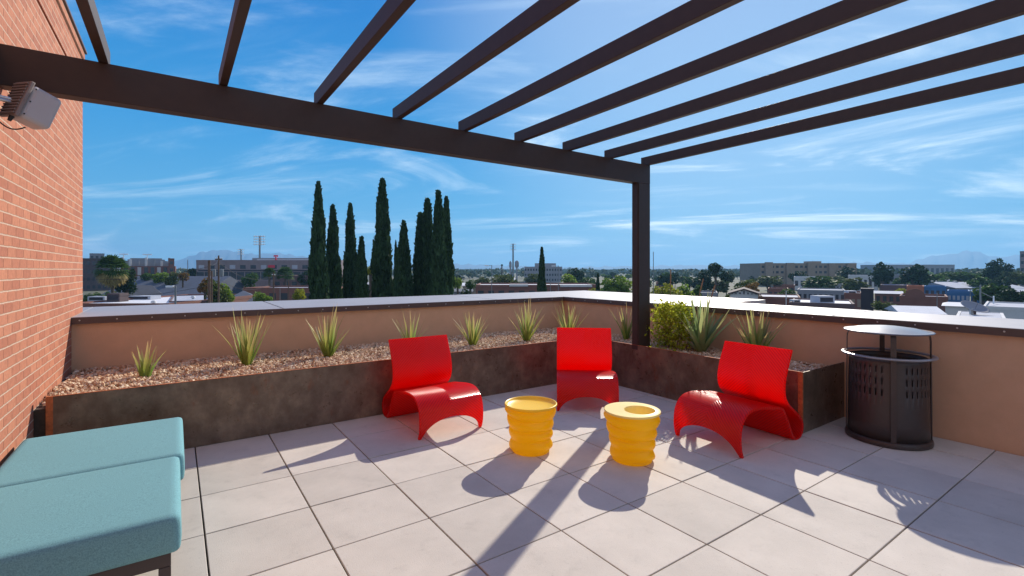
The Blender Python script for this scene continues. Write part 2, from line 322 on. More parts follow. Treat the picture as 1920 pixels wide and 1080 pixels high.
caps(pr_,[(5.906,8.12,-.45,4.02,1.046,HP),(5.906,7.08,-2.335,-.456,1.044,HP-.003),(5.906,7.08,-5.2,-2.357,1.044,HP-.003),(5.906,7.08,-9,-5.206,1.044,HP-.003)])
child(MB().box(5.895,5.9055,-9,YI-.044,1.040,HP-.006),'fascia',M['fascia'],pr_)
screws(pr_,[(5.895,1.95-.315*k,1.080) for k in range(24)],'x')
# brick building on the left
bb=empty('brick_building',(-3,-2,0),'orange brick building wall rising along the left side of the terrace','building')
child(MB().box(-5,-1.07,-10,3.03,-9.3,3.80),'wall',M['brick'],bb)
child(MB().box(-5,-1.082,-10,3.018,3.80,3.845),'wall_groove',M['brick'],bb)
child(MB().box(-5,-1.07,-10,3.03,3.845,4.17),'upper_wall',M['brick'],bb)
child(MB().box(-5,-1.052,-10,3.048,4.17,4.255),'cornice',M['brick'],bb)
child(MB().box(-5,-1.032,-10,3.066,4.255,4.285),'coping',M['fascia'],bb,bevel=.003)
# ================================================================== planter
YP,XP,YE,ZP=.553,4.958,-2.455,.608
pt=empty('planter',(2,.9,0),'long dark weathered steel planter running round the terrace corner','planter')
child(MB().box(-.99,XP,YP,YP+.008,0.002,ZP),'panel',M['steel'],pt)
child(MB().box(XP,XP+.008,YE+.0,YP+.008,0.002,ZP+.001),'panel',M['steel'],pt)
child(MB().box(XP+.008,XI-.004,YE,YE+.008,0.002,ZP),'end_panel',M['steel'],pt)
child(MB().box(-.998,-.9905,YP-.002,YP+.05,0.002,ZP+.002),'edge_strip',M['rust'],pt)
child(MB().box(-.9895,-.955,YP-.003,YP-.0005,0.002,ZP),'edge_strip',M['rust'],pt)
child(MB().box(XP-.003,XP+.010,YE-.004,YE-.0005,0.002,ZP+.001),'edge_strip',M['rust'],pt)
child(MB().box(XP-.004,XP-.0005,YE,YE+.040,0.002,ZP+.001),'edge_strip',M['rust'],pt)
child(MB().box(-.99,XP+.008,YP-.004,YP+.014,ZP+.0015,ZP+.0045),'rim',M['rust'],pt)
child(MB().box(XP-.004,XP+.014,YE,YP-.0045,ZP+.0015,ZP+.0045),'rim',M['rust'],pt)
child(MB().box(-1.069,XI-.001,YP+.009,YI-.001,.03,.515),'soil',M['soil'],pt)
child(MB().box(XP+.009,XI-.001,YE+.009,YP+.0085,.03,.5152),'soil',M['soil'],pt)
# gravel
phi=(1+5**.5)/2
ICV=np.array([(-1,phi,0),(1,phi,0),(-1,-phi,0),(1,-phi,0),(0,-1,phi),(0,1,phi),(0,-1,-phi),(0,1,-phi),(phi,0,-1),(phi,0,1),(-phi,0,-1),(-phi,0,1)],float)/1.902
ICF=np.array([(0,11,5),(0,5,1),(0,1,7),(0,7,10),(0,10,11),(1,5,9),(5,11,4),(11,10,2),(10,7,6),(7,1,8),(3,9,4),(3,4,2),(3,2,6),(3,6,8),(3,8,9),(4,9,5),(2,4,11),(6,2,10),(8,6,7),(9,8,1)])
def randrot(n):
    q=rng.normal(size=(n,4)); q/=np.linalg.norm(q,axis=1)[:,None]; a,b,c,d=q.T
    return np.stack([1-2*(c*c+d*d),2*(b*c-a*d),2*(b*d+a*c),2*(b*c+a*d),1-2*(b*b+d*d),2*(c*d-a*b),2*(b*d-a*c),2*(c*d+a*b),1-2*(b*b+c*c)],1).reshape(-1,3,3)
def stones(rects):
    Cs=[];
    for x0,x1,y0,y1,dens in rects:
        n=int((x1-x0)*(y1-y0)*dens); Cs.append(np.stack([rng.uniform(x0,x1,n),rng.uniform(y0,y1,n)],1))
    P=np.concatenate(Cs); n=len(P)
    z=.527+.014*np.sin(P[:,0]*3.1+1)*np.sin(P[:,1]*4.3)+rng.uniform(0,.022,n)
    r=rng.uniform(.011,.024,n)
    V=ICV[None]*(1+rng.uniform(-.28,.28,(n,12,1)))
    V=V*np.stack([r*rng.uniform(.8,1.4,n),r,r*rng.uniform(.5,.85,n)],1)[:,None,:]
    Rm=randrot(n); V=np.einsum('nij,nkj->nki',Rm,V)+np.concatenate([P,z[:,None]],1)[:,None,:]
    F=(ICF[None]+12*np.arange(n)[:,None,None]).reshape(-1,3)
    return V.reshape(-1,3),F
V_,F_=stones([(-1.04,5.91,YP+.03,YI-.03,1750),(XP+.03,5.91,YE+.03,YP+.03,1750)])
go=link('gravel',npmesh('gravel',V_,F_),None,M['gravel']); tag(go,'brown and cream gravel filling the steel planter','gravel',kind='stuff')
# ================================================================== pergola
pg=empty('pergola',(5.08,-.33,.5),'dark bronze metal pergola of long rafters over one heavy beam and post','pergola')
child(MB().box(-1.068,5.2,-.385,-.265,2.80,3.062),'beam',M['bronze'],pg,bevel=.004)
child(MB().box(4.968,5.199,-.384,-.266,.45,2.799),'post',M['bronze'],pg,bevel=.004)
child(MB().box(4.955,4.967,-.372,-.278,.55,2.798),'post_channel',M['bronze'],pg,bevel=.002)
for k in range(9):
    xr=-.530+.7175*k
    child(MB().box(xr-.055,xr,-7.6,-.262,3.064,3.182),'rafter',M['bronze'],pg,bevel=.003)
child(MB().box(-1.068,5.25,-7.75,-7.61,2.86,3.12),'beam',M['bronze'],pg,bevel=.004)
child(MB().box(5.0,5.2,-7.75,-7.61,.0,2.859),'post',M['bronze'],pg,bevel=.004)
# ================================================================== red lounge chairs
prof=[(.035,0),(.012,.05),(.0,.12),(.0,.19),(.012,.26),(.04,.315),(.085,.358),(.14,.383),(.21,.393),(.30,.390),(.40,.378),(.50,.362),(.58,.350),(.635,.338),(.672,.312),(.705,.262),(.745,.195),(.785,.12),(.82,.06),(.855,.022),(.90,.008),(.955,.018),(.995,.052),(1.01,.10),(1.0,.15),(.965,.198),(.90,.25),(.82,.305),(.755,.355),(.712,.405),(.692,.46),(.688,.52),(.697,.58),(.715,.64),(.74,.70),(.765,.755),(.79,.81),(.815,.866)]
def cr(pts,m):
    o=[]; n=len(pts)
    for i in range(n-1):
        p0,p1,p2,p3=[np.array(pts[min(max(i+k,0),n-1)]) for k in (-1,0,1,2)]
        for j in range(m):
            t=j/m; o.append(.5*((2*p1)+(-p0+p2)*t+(2*p0-5*p1+4*p2-p3)*t*t+(-p0+3*p1-3*p2+p3)*t**3))
    o.append(np.array(pts[-1])); return np.array(o)
PR=cr(prof,4); arc=np.concatenate([[0],np.cumsum(np.linalg.norm(np.diff(PR,axis=0),axis=1))])
def chair_part(i0,i1,arch=False,W=.70,th=.024):
    nc=29; ts=np.linspace(-.5,.5,nc); V=[];UV=[]; rows=i1-i0+1
    s_lo=arc[i0]
    def samp(s):
        x=np.interp(s,arc,PR[:,0]); z=np.interp(s,arc,PR[:,1]); e=.004
        dx=np.interp(s+e,arc,PR[:,0])-np.interp(s-e,arc,PR[:,0]); dz=np.interp(s+e,arc,PR[:,1])-np.interp(s-e,arc,PR[:,1]); l=math.hypot(dx,dz) or 1
        return x,z,dz/l,-dx/l
    for side in (1,-1):
        for c,t in enumerate(ts):
            s0=s_lo
            if arch:
                q=abs(t)/.455
                if q<1: s0=.185*math.sqrt(max(0,1-q**2.1))
            for k in range(rows):
                s=arc[i0+k] if not arch else s0+(arc[i1]-s0)*(arc[i0+k]-arc[i0])/(arc[i1]-arc[i0])
                x,z,nx,nz=samp(s); e=th/2*side
                zc=max(z+nz*e,.0)
                V.append((t*W,x+nx*e,zc)); UV.append((s,t*W))
    F=[]; H=nc*rows
    for c in range(nc-1):
        for k in range(rows-1):
            a=c*rows+k; F.append((a,a+1,a+rows+1,a+rows)); F.append((H+a,H+a+rows,H+a+rows+1,H+a+1))
    for k in range(rows-1):
        F.append((k,H+k,H+k+1,k+1)); a=(nc-1)*rows+k; F.append((a,a+1,H+a+1,H+a))
    for c in range(nc-1):
        a=c*rows
        if arch: F.append((a,a+rows,H+a+rows,H+a))
        if i1==len(PR)-1:
            b=a+rows-1; F.append((b,H+b,H+b+rows,b+rows))
    me=npmesh('chair_part',np.array(V),np.array(F),True,np.array(UV)); me.set_sharp_from_angle(angle=R(50)); return me
iA=next(i for i in range(len(PR)) if i%4==0 and prof[i//4]==(.14,.383)); iB=next(i for i in range(0,len(PR),4) if prof[i//4]==(.90,.008))
parts=[('front_panel',chair_part(0,iA,True)),('seat',chair_part(iA,iB)),('backrest',chair_part(iB,len(PR)-1))]
def chair(x,y,face,label):       # (x,y) = middle of the front edge; face = direction the sitter looks
    rz=math.atan2(face[1],face[0])+PI/2
    r=empty('lounge_chair',(x,y,0),label,'chair','red woven lounge chairs',rz)
    for n_,me in parts: link(n_,me,r,None if me.materials else M['red'])
chair(2.108,-.47,(0,-1),'red armless lounge chair left of the yellow stools with sun on its seat front')
chair(3.71,-.715,(-.644,-.765),'red armless lounge chair in the planter corner, facing straight out, seat mostly shaded')
chair(3.858,-2.11,(-1,.05),'red armless lounge chair beside the trash can with white sunlit corner on its seat')
# ================================================================== yellow stools
def stool(x,y,kind,label,rz):
    root=empty('side_stool',(x,y,0),label,'stool','yellow rippled stools',rz)
    n=72; rows=64; V=[]
    for i in range(rows+1):
        z=.405*i/rows
        for k in range(n):
            a=2*PI*k/n
            zt=z+.026*math.sin(a+.6+z*5)+.012*math.sin(2*a+1.3)+.006*math.sin(z*31)
            base=.166+.052*(z/.405)**1.1
            q=(zt/.101)%1
            rip=.027*(abs(math.sin(PI*q))**.7)*(1-.38*math.sin(a*2+z*11+1))
            fade=min(1,z/.03)*min(1,(.405-z)/.03+.15)
            V.append(((base+(rip-.006)*fade)*math.cos(a),(base+(rip-.006)*fade)*math.sin(a),z))
    F=[(i*n+k,i*n+(k+1)%n,(i+1)*n+(k+1)%n,(i+1)*n+k) for i in range(rows) for k in range(n)]
    me=npmesh('body',np.array(V),np.array(F),True); link('body',me,root,M['yellow'])
    b=MB()
    if kind=='dish':
        b.lathe([(.214,.401),(.230,.404),(.2375,.411),(.238,.421),(.234,.4265),(.228,.4265),(.223,.421),(.215,.411),(.20,.402),(.15,.393),(.08,.388),(.001,.387)],72)
        b.build('top',M['yellowtop'],root,smooth=True,angle=80)
    else:
        # flat rim ring with an off-centre round well
        n=72; ox,oy,ri=.045,-.045,.128; rings=[]
        for rr_,zz_ in ((.214,.404),(.232,.407),(.2375,.411),(.2385,.420),(.2355,.4255)): rings.append([(rr_*math.cos(2*PI*k/n),rr_*math.sin(2*PI*k/n),zz_) for k in range(n)])
        for t in (.5,.97,1.0):
            rings.append([((1-t)*.2355*math.cos(2*PI*k/n)+t*(ox+ri*math.cos(2*PI*k/n)),(1-t)*.2355*math.sin(2*PI*k/n)+t*(oy+ri*math.sin(2*PI*k/n)),.427-(.006 if t==1 else 0)-(.003*math.sin(PI*t))) for k in range(n)])
        for rr_,zz_ in ((.126,.40),(.118,.33),(.095,.29),(.001,.28)): rings.append([(ox+rr_*math.cos(2*PI*k/n),oy+rr_*math.sin(2*PI*k/n),zz_) for k in range(n)])
        V=[p for r_ in rings for p in r_]; F=[(i*n+k,i*n+(k+1)%n,(i+1)*n+(k+1)%n,(i+1)*n+k) for i in range(len(rings)-1) for k in range(n)]
        b.add(V,F); b.build('top',M['yellowsheen'],root,smooth=True,angle=50)
stool(2.492,-1.25,'dish','yellow rippled plastic stool with shallow dished top, the left of the pair',.4)
stool(3.085,-1.915,'well','yellow rippled plastic stool with an off-centre hole in its top, pale with sun sheen',-.2)
# ================================================================== trash can
tcn=empty('trash_can',(5.50,-2.985,0),'dark slotted metal trash can with raised round lid beside planter end','trash can')
tcn.rotation_euler=(0,0,R(0))
def rcan(a,z): return .318-.010*(z/.8)
b=MB(); NA=168; zs=[.06,.14]; 
rows_=[(.465,.525),(.570,.630),(.675,.735)]
zl=[.05,.2,.35]+[q for r_ in rows_ for q in r_]+[.76,.80]
strap_a=[R(205),R(295),R(25),R(115)]
def isslot(k,zi):
    z0,z1=zl[zi],zl[zi+1]
    if (z0,z1) not in rows_: return False
    a=(k+.5)/NA*2*PI
    for s in strap_a:
        d=abs((a-s+PI)%(2*PI)-PI)
        if d<R(12): return False
    return k%4==0
vid={}
def gv(k,i):
    k%=NA
    if (k,i) not in vid:
        a=2*PI*k/NA; r_=rcan(a,zl[i]); vid[(k,i)]=len(b.v); b.v.append((r_*math.cos(a),r_*math.sin(a),zl[i]))
    return vid[(k,i)]
for i in range(len(zl)-1):
    for k in range(NA):
        if not isslot(k,i): b.f.append((gv(k,i),gv(k+1,i),gv(k+1,i+1),gv(k,i+1)))
o=b.build('body',M['can'],tcn,smooth=True); md=o.modifiers.new('solid','SOLIDIFY'); md.thickness=.004; md.offset=-1
MB().lathe([(.30,.005),(.338,.005),(.342,.03),(.336,.048),(.325,.055),(.30,.055),(.30,.005)],64).build('base_ring',M['can'],tcn,smooth=True)
MB().lathe([(.27,.06),(.27,.40),(.262,.40),(.262,.07),(.001,.07)],48).build('liner',M['black'],tcn,smooth=True)
def torus(R_,r_,z,nn=64,m_=10,zs_=1):
    return [(R_+r_*math.cos(2*PI*i/m_),z+r_*zs_*math.sin(2*PI*i/m_)) for i in range(m_+1)]
MB().lathe(torus(.352,.022,.815,zs_=.55),72).build('top_ring',M['canlid'],tcn,smooth=True)
MB().lathe([(.001,1.075),(.12,1.070),(.24,1.055),(.31,1.038),(.335,1.030),(.345,1.034),(.352,1.042),(.347,1.048),(.335,1.046),(.31,1.050),(.24,1.068),(.12,1.083),(.001,1.088)],72).build('lid',M['canlid'],tcn,smooth=True,angle=60)
for s in strap_a:
    c_,s_=math.cos(s),math.sin(s); rad=Vector((c_,s_,0)); tan=Vector((-s_,c_,0)); up=Vector((0,0,1))
    pts=[(.327,.05),(.325,.45),(.322,.80),(.322,.96),(.318,1.0),(.305,1.03),(.29,1.042)]
    b=MB(); hw=.021; t_=.008
    for r_,z in pts:
        for sg,o_ in ((-1,0),(1,0),(1,t_),(-1,t_)): b.v.append(tuple(rad*(r_+o_-.004)+tan*sg*hw+up*z))
    for i in range(len(pts)-1):
        for q in range(4): b.f.append((i*4+q,i*4+(q+1)%4,i*4+4+(q+1)%4,i*4+4+q))
    b.f.append((0,1,2,3)); e=(len(pts)-1)*4; b.f.append((e+3,e+2,e+1,e))
    b.build('strap',M['can'],tcn)
# ================================================================== teal ottomans
def cushion(x0,x1,y0,y1,z0,z1,puff=.008,rc=.024):
    nx,ny,nz=40,40,12; V=[];idx={}; F=[]
    def pt(i,j,k):
        key=(i,j,k)
        if key in idx: return idx[key]
        a,b_,c=i/nx*2-1,j/ny*2-1,k/nz*2-1
        hx,hy,hz=(x1-x0)/2,(y1-y0)/2,(z1-z0)/2
        p=np.array([a*hx,b_*hy,c*hz]); inner=np.array([hx-rc,hy-rc,hz-rc]); q=np.clip(p,-inner,inner); d=p-q; l=np.linalg.norm(d)
        if l>1e-9: p=q+d/l*min(rc,max(abs(d)) if l else 0) 
        bul=puff*(1-a*a)*(1-b_*b_)
        p[2]+= bul*(1 if c>0 else 0)*abs(c)
        p[0]+= .008*(1-c*c)*np.sign(a)*abs(a)**6; p[1]+=.008*(1-c*c)*np.sign(b_)*abs(b_)**6
        pass
        idx[key]=len(V); V.append((x0+hx+p[0],y0+hy+p[1],z0+hz+p[2])); return idx[key]
    for i in range(nx):
        for j in range(ny):
            F.append((pt(i,j,0),pt(i,j+1,0),pt(i+1,j+1,0),pt(i+1,j,0))); F.append((pt(i,j,nz),pt(i+1,j,nz),pt(i+1,j+1,nz),pt(i,j+1,nz)))
    for k in range(nz):
        for i in range(nx):
            F.append((pt(i,0,k),pt(i+1,0,k),pt(i+1,0,k+1),pt(i,0,k+1))); F.append((pt(i,ny,k),pt(i,ny,k+1),pt(i+1,ny,k+1),pt(i+1,ny,k)))
        for j in range(ny):
            F.append((pt(0,j,k),pt(0,j,k+1),pt(0,j+1,k+1),pt(0,j+1,k))); F.append((pt(nx,j,k),pt(nx,j+1,k),pt(nx,j+1,k+1),pt(nx,j,k+1)))
    return npmesh('cushion',np.array(V),np.array(F),True)
for (x1,y0,y1,lab) in ((-.105,-.945,.035,'teal ottoman farther back, touching the steel planter side'),(-.130,-1.885,-.953,'teal ottoman nearest the camera with its front side in shade')):
    r_=empty('ottoman',((x1-1.0)/2,(y0+y1)/2,0),lab,'ottoman','teal cushioned ottomans'); inv=Matrix.Translation(r_.location).inverted()
    o=link('cushion',cushion(-1.03,x1,y0,y1,.252,.437),r_,M['cushion']); o.matrix_parent_inverse=inv
    b=MB(); b.box(-1.0,x1-.035,y0+.03,y1-.03,.185,.249); child(b,'frame',M['frame'],r_,bevel=.004)
    for lx in (-1.0,x1-.085):
        for ly in (y0+.03,y1-.08):
            child(MB().box(lx,lx+.05,ly,ly+.05,0,.184),'leg',M['frame'],r_,bevel=.003)
# ================================================================== speaker on bracket
sp=empty('speaker',(-.865,-.60,2.63),'grey boxy outdoor speaker tilted on a bracket under the beam end','speaker'); sp.rotation_euler=(R(4),R(18),R(38))
def rbox(name,m_,root,x0,x1,y0,y1,z0,z1,bev): return MB().box(x0,x1,y0,y1,z0,z1).build(name,m_,root,bevel=bev)
o=rbox('body',M['speaker'],sp,-.075,.085,-.075,.075,-.11,.11,.028); o.modifiers[0].segments=5
rbox('back_rim',M['spk2'],sp,-.098,-.0755,-.082,.082,-.118,.118,.006)
for k in range(11): rbox('fin',M['spk2'],sp,-.106,-.0985,-.07,.07,-.106+.020*k,-.096+.020*k,.001)
for sx,sz in ((-.06,.085),(-.06,-.085),(-.06,0)):
    o=MB().lathe([(.0001,.003),(.004,.002),(.005,0)],8,(0,0,0)).build('screw',M['rubber'],sp); o.location=(sx,-.076,sz); o.rotation_euler=(R(90),0,0)
MB().tube([(-.085,-.03,-.118),(-.087,-.03,-.150)],[.013,.009],10).build('cable_gland',M['rubber'],sp)
br=empty('speaker_bracket',(-1.06,-.70,2.63),'metal arm holding the grey speaker off the brick wall','bracket')
child(MB().tube([(-1.06,-.66,2.66),(-.97,-.64,2.655),(-.935,-.63,2.65)],.012,10),'arm',M['screw'],br,smooth=True)
child(MB().tube([(-1.06,-.70,2.64),(-.97,-.66,2.635),(-.935,-.64,2.63)],.010,10),'arm',M['screw'],br,smooth=True)
child(MB().box(-1.07,-1.055,-.76,-.60,2.56,2.74),'wall_plate',M['spk2'],br,bevel=.003)
ct=[]
for k in range(17):
    t=k/16; p=Vector((-.90,-.62,2.50)).lerp(Vector((-1.06,-.72,2.60)),t); p.z-=.075*math.sin(PI*t)*(1-.25*t); ct.append(p)
tag(MB().tube(ct,.004,6).build('speaker_cable',M['rubber'],smooth=True),'black cable looping from the grey speaker to the wall','cable')
# ================================================================== planter plants
def blade(V,F,UV,base,d,bend,L,w,nseg=9,th=.18,twist=0):
    d=np.array(d,float); d/=np.linalg.norm(d); up=np.array([0,0,1.]); side=np.cross(d,up); side/=np.linalg.norm(side)+1e-9
    if twist: 
        nrm=np.cross(side,d); side=side*math.cos(twist)+nrm*math.sin(twist)
    p=np.array(base,float); b=len(V); ln=L/nseg; fold=np.cross(side,d)
    for i in range(nseg+1):
        t=i/nseg; ww=w*(1-t**2.2)*(.9+.25*math.sin(PI*min(1,t+.35))) if i<nseg else .0006
        V+= [tuple(p-side*ww/2+fold*ww*th),tuple(p),tuple(p+side*ww/2+fold*ww*th)]; UV+=[(0,t),(.5,t),(1,t)]
        dd=d+np.array([bend[0],bend[1],bend[2]])*t; dd/=np.linalg.norm(dd); p=p+dd*ln
        fold=np.cross(side,dd)
    for i in range(nseg):
        a=b+3*i; F.append((a,a+1,a+4,a+3)); F.append((a+1,a+2,a+5,a+4))
def spiky(x,y,h,spread,n,w,label,name='aloe_plant',m_='aloe',group='spiky plants along the planter',kind='upright',stalks=()):
    root=empty(name,(x,y,.53),label,'plant',group)
    V=[];F=[];UV=[]
    n=max(8,int(n*.98)); w*=.88
    for k in range(n):
        a=2*PI*k*.381966+random.uniform(-.35,.35); q=(k/n)**.7
        lean=.08+q*spread*random.uniform(.8,1.5)+random.uniform(-.05,.05)
        L=h*random.uniform(.70,1.04)*(1-.18*q)
        rb=.008+.035*q
        bend=(math.cos(a)*random.uniform(-.1,.45)*q+random.uniform(-.16,.16),math.sin(a)*random.uniform(-.1,.45)*q+random.uniform(-.16,.16),random.uniform(-.35,.25))
        blade(V,F,UV,(math.cos(a)*rb,math.sin(a)*rb,0),(math.cos(a)*lean,math.sin(a)*lean,1),bend,L,w*random.uniform(.75,1.15))
    me=npmesh('leaves',np.array(V),np.array(F),True,np.array(UV)); link('leaves',me,root,M[m_])
    if stalks:
        for (dx,dy,hh) in stalks:
            pts=[(dx*t,dy*t,hh*t-.0) for t in np.linspace(0,1,9)]; pts=[(p[0]+.01*math.sin(i),p[1],p[2]) for i,p in enumerate(pts)]
            b=MB().tube(pts,[.006]*5+[.005,.009,.010,.006],6); b.build('flower_stalk',M['drystalk'],root,smooth=True)
    return root
spiky(-.40,1.38,0.44,0.27,10,0.050,'small stubby spiky plant nearest the brick wall')
spiky(.52,1.52,0.77,0.35,25,0.056,'tall dense spiky plant with yellowed leaves, second from the brick wall')
spiky(1.41,1.50,0.72,0.42,23,0.048,'spreading spiky plant between the tall yellowed one and the left red chair')
spiky(2.50,1.50,0.64,0.36,13,0.040,'thin spiky plant rising behind the left red chair')
spiky(3.31,1.20,0.59,0.36,27,0.045,'bushy green spiky plant just right of the left red chair')
spiky(4.28,1.22,0.74,0.47,25,0.045,'wide spiky plant with long outer leaves between left and centre red chairs')
spiky(5.01,1.08,0.70,0.42,25,0.043,'spiky plant directly behind the centre red chair')
spiky(5.62,.42,0.70,0.29,16,0.043,'thin spiky plant just left of the pergola post')
spiky(5.56,-.93,0.95,0.65,29,0.077,'large broad-leaved agave beside the leafy bush','agave_plant','agave','spiky plants along the planter')
spiky(5.66,-1.62,0.77,0.44,25,0.056,'spiky plant behind the right red chair')
# leafy bush + flower stalks behind it
bu=empty('leafy_bush',(5.44,-.56,.53),'yellow green leafy bush beside the pergola post with tall thin stalks','bush')
V=[];F=[];n=2100
ctr=np.stack([rng.normal(0,.14,n),rng.uniform(-.27,.24,n),np.zeros(n)],1); hh=.64*np.clip(1-(np.abs(ctr[:,0])/.42)**3,0,1)*(1-.12*(np.abs(ctr[:,1])/.27)**2)
ctr[:,2]=rng.uniform(.0,1,n)**.7*hh+.02+rng.uniform(0,.07,n)*(rng.uniform(0,1,n)>.8)
s_=rng.uniform(.024,.042,n)
q=np.array([(-.5,0,0),(0,-.35,.12),(.5,0,0),(0,.35,.12)])
Rm=randrot(n); VV=np.einsum('nij,nkj->nki',Rm,q[None]*s_[:,None,None]*1.35)+ctr[:,None,:]
link('leaves',npmesh('leaves',VV.reshape(-1,3),np.arange(n*4).reshape(-1,4)),bu,M['f_ivy'])
b=MB()
for k in range(16):
    a=random.uniform(-.22,.2); b.tube([(0,a*.6,0),(random.uniform(-.1,.1),a*.9,.25),(random.uniform(-.16,.16),a,.48)],[.007,.005,.003],5)
b.build('twigs',M['drystalk'],bu)
for (x_,y_,dx,dy,h_) in ((.10,.12,.02,-.01,1.10),(.05,-.18,.16,-.16,.98),(.08,-.30,.18,-.18,.90)):
    b=MB().tube([(x_+dx*t,y_+dy*t,h_*t) for t in (0,.25,.5,.75,.9,1)],[.006,.005,.005,.004,.010,.006],6); b.build('flower_stalk',M['drystalk'],bu,smooth=True)
#@@TOWN
# ================================================================== terrain, mountains
me=npmesh('ground',np.array([(-8800,-3000,GZ),(8900,-3000,GZ),(8900,8900,GZ),(-8800,8900,GZ)]),np.array([(0,1,2,3)]))
M['ground']=mat('dry_ground',(.13,.115,.08),.95,col2=(.06,.08,.035),nscale=.02,detail=8)
tag(link('ground',me,None,M['ground']),kind='structure')
M['road']=mat('asphalt',(.06,.06,.062),.9,noise=.2,nscale=.5)
def road(a,b,wd,dz):
    a,b=Vector(a),Vector(b); d=(b-a).normalized(); n=Vector((-d.y,d.x,0))*wd/2; z=GZ+dz
    m_=MB().add([(*(a-n).xy,z),(*(a+n).xy,z),(*(b+n).xy,z),(*(b-n).xy,z)],[(0,3,2,1)]); tag(m_.build('road',M['road']),kind='structure')
road((-200,62,0),(400,62,0),12,.02); road((60,-60,0),(60,600,0),12,.025); road((-200,190,0),(500,190,0),11,.02); road((170,-200,0),(170,700,0),11,.025)
M['mount']=mat('mountain_rock',(.10,.12,.16),.95,noise=.4,nscale=.004)
def mountain(px0,px1,D,prof_,name='mountain'):
    # closed ridge solid: crest line from a height profile, sloping down both sides
    n=60; V=[];F=[]
    for i in range(n+1):
        t=i/n; px=px0+(px1-px0)*t; y=np.interp(px,[p[0] for p in prof_],[p[1] for p in prof_]); 
        c=at(px,D); hz=max(zat(y,D)+10*math.sin(i*1.7)+6*math.sin(i*4.1),GZ+1)
        d=(c-Vector((CAM.x,CAM.y,GZ))).normalized()
        a=c-d*1100; b=c+d*900
        V+=[tuple(a),tuple((c-d*(420+90*math.sin(i*2.3))).xy)+(GZ+(hz-GZ)*.52,),(c.x,c.y,hz),tuple(b)]
    for i in range(n):
        for k in range(3): F.append((4*i+k,4*i+4+k,4*i+5+k,4*i+1+k))
    m_=MB().add(V,F).build(name,M['mount'],smooth=True,angle=80); tag(m_,kind='structure')
mountain(250,640,7000,[(250,500),(320,492),(352,482),(380,472),(415,468),(440,471),(475,477),(520,474),(560,480),(600,484),(640,499)])
mountain(1560,2050,7400,[(1560,500),(1600,492),(1640,492),(1700,494),(1745,480),(1790,476),(1812,470),(1830,471),(1855,480),(1880,482),(1920,476),(1980,470),(2050,490)])
mountain(640,1060,7700,[(640,499),(760,496),(850,495),(950,498),(1060,502)])
mountain(1060,1620,7700,[(1060,501),(1300,497),(1450,499),(1560,497),(1620,500)])
# ================================================================== tree meshes
def leafquads(P_,size,rot=None,aspect=.7):
    n=len(P_); s=size*rng.uniform(.6,1.3,n); q=np.array([(-.5,-.1,0),(0,-.5,.1),(.5,.1,0),(0,.5,-.1)])*np.array([1,aspect*1.4,1])
    Rm=randrot(n) if rot is None else rot
    V=np.einsum('nij,nkj->nki',Rm,q[None]*s[:,None,None])+P_[:,None,:]
    return V.reshape(-1,3),np.arange(n*4).reshape(-1,4)
def crownmesh(seed,n=1500,clumps=16,size=.15):
    r=np.random.default_rng(seed); C=r.normal(size=(clumps,3)); C/=np.linalg.norm(C,axis=1)[:,None]; C*=r.uniform(.25,.72,(clumps,1)); C[:,2]=C[:,2]*.85
    rad=r.uniform(.22,.42,clumps); k=r.integers(0,clumps,n); d=r.normal(size=(n,3)); d/=np.linalg.norm(d,axis=1)[:,None]
    P_=C[k]+d*(rad[k]*r.uniform(.6,1.05,n))[:,None]; P_[:,2]=np.maximum(P_[:,2],-.75+.2*r.random(n))
    V,F=leafquads(P_,size); return npmesh('crown',V,F)
CR_=[crownmesh(i,1500,15+i) for i in range(5)]
CRF=[crownmesh(20+i,420,11,.26) for i in range(4)]           # lighter meshes for far trees
crownmats={}
def putcrown(root,me,m_,loc,sc,rz):
    o=bpy.data.objects.new('crown',me); COL.objects.link(o); o.parent=root; o.location=loc; o.scale=sc; o.rotation_euler=(0,0,rz)
    if not me.materials: me.materials.append(m_)
    o.material_slots[0].link='OBJECT'; o.material_slots[0].material=m_; return o
trunkme=None
def tree(px,yt,wp,D,kind,label,group=None,far=False,name='tree',hfrac=.8):
    global trunkme
    base=at(px,D); h=zat(yt,D)-GZ; r_=wpx(wp,D)/2
    root=empty(name,base,label,'tree',group,random.uniform(0,6.28))
    ch=min(h*hfrac,r_*2.3); me=random.choice(CRF if far else CR_)
    putcrown(root,me,M['f_'+kind],(0,0,h-ch*.5),(r_*1.06,r_*1.06,ch*.56),random.uniform(0,6.28))
    if trunkme is None:
        b=MB(); b.tube([(0,0,0),(.02,0,.4),(-.02,.02,.75),(0,0,1)],[1,.8,.6,.35],7)
        b.tube([(0,.0,.45),(2.2,.6,.8)],[.55,.3],5); b.tube([(0,.0,.5),(-1.8,1.4,.85)],[.5,.3],5); b.tube([(0,0,.55),(.2,-2.2,.9)],[.5,.25],5)
        trunkme=bpy.data.meshes.new('trunk'); trunkme.from_pydata(b.v,[],b.f); trunkme.materials.append(M['trunk'])
    t=bpy.data.objects.new('trunk',trunkme); COL.objects.link(t); t.parent=root; tr=max(.12,r_*.07); t.scale=(tr,tr,h-ch*.45)
    return root
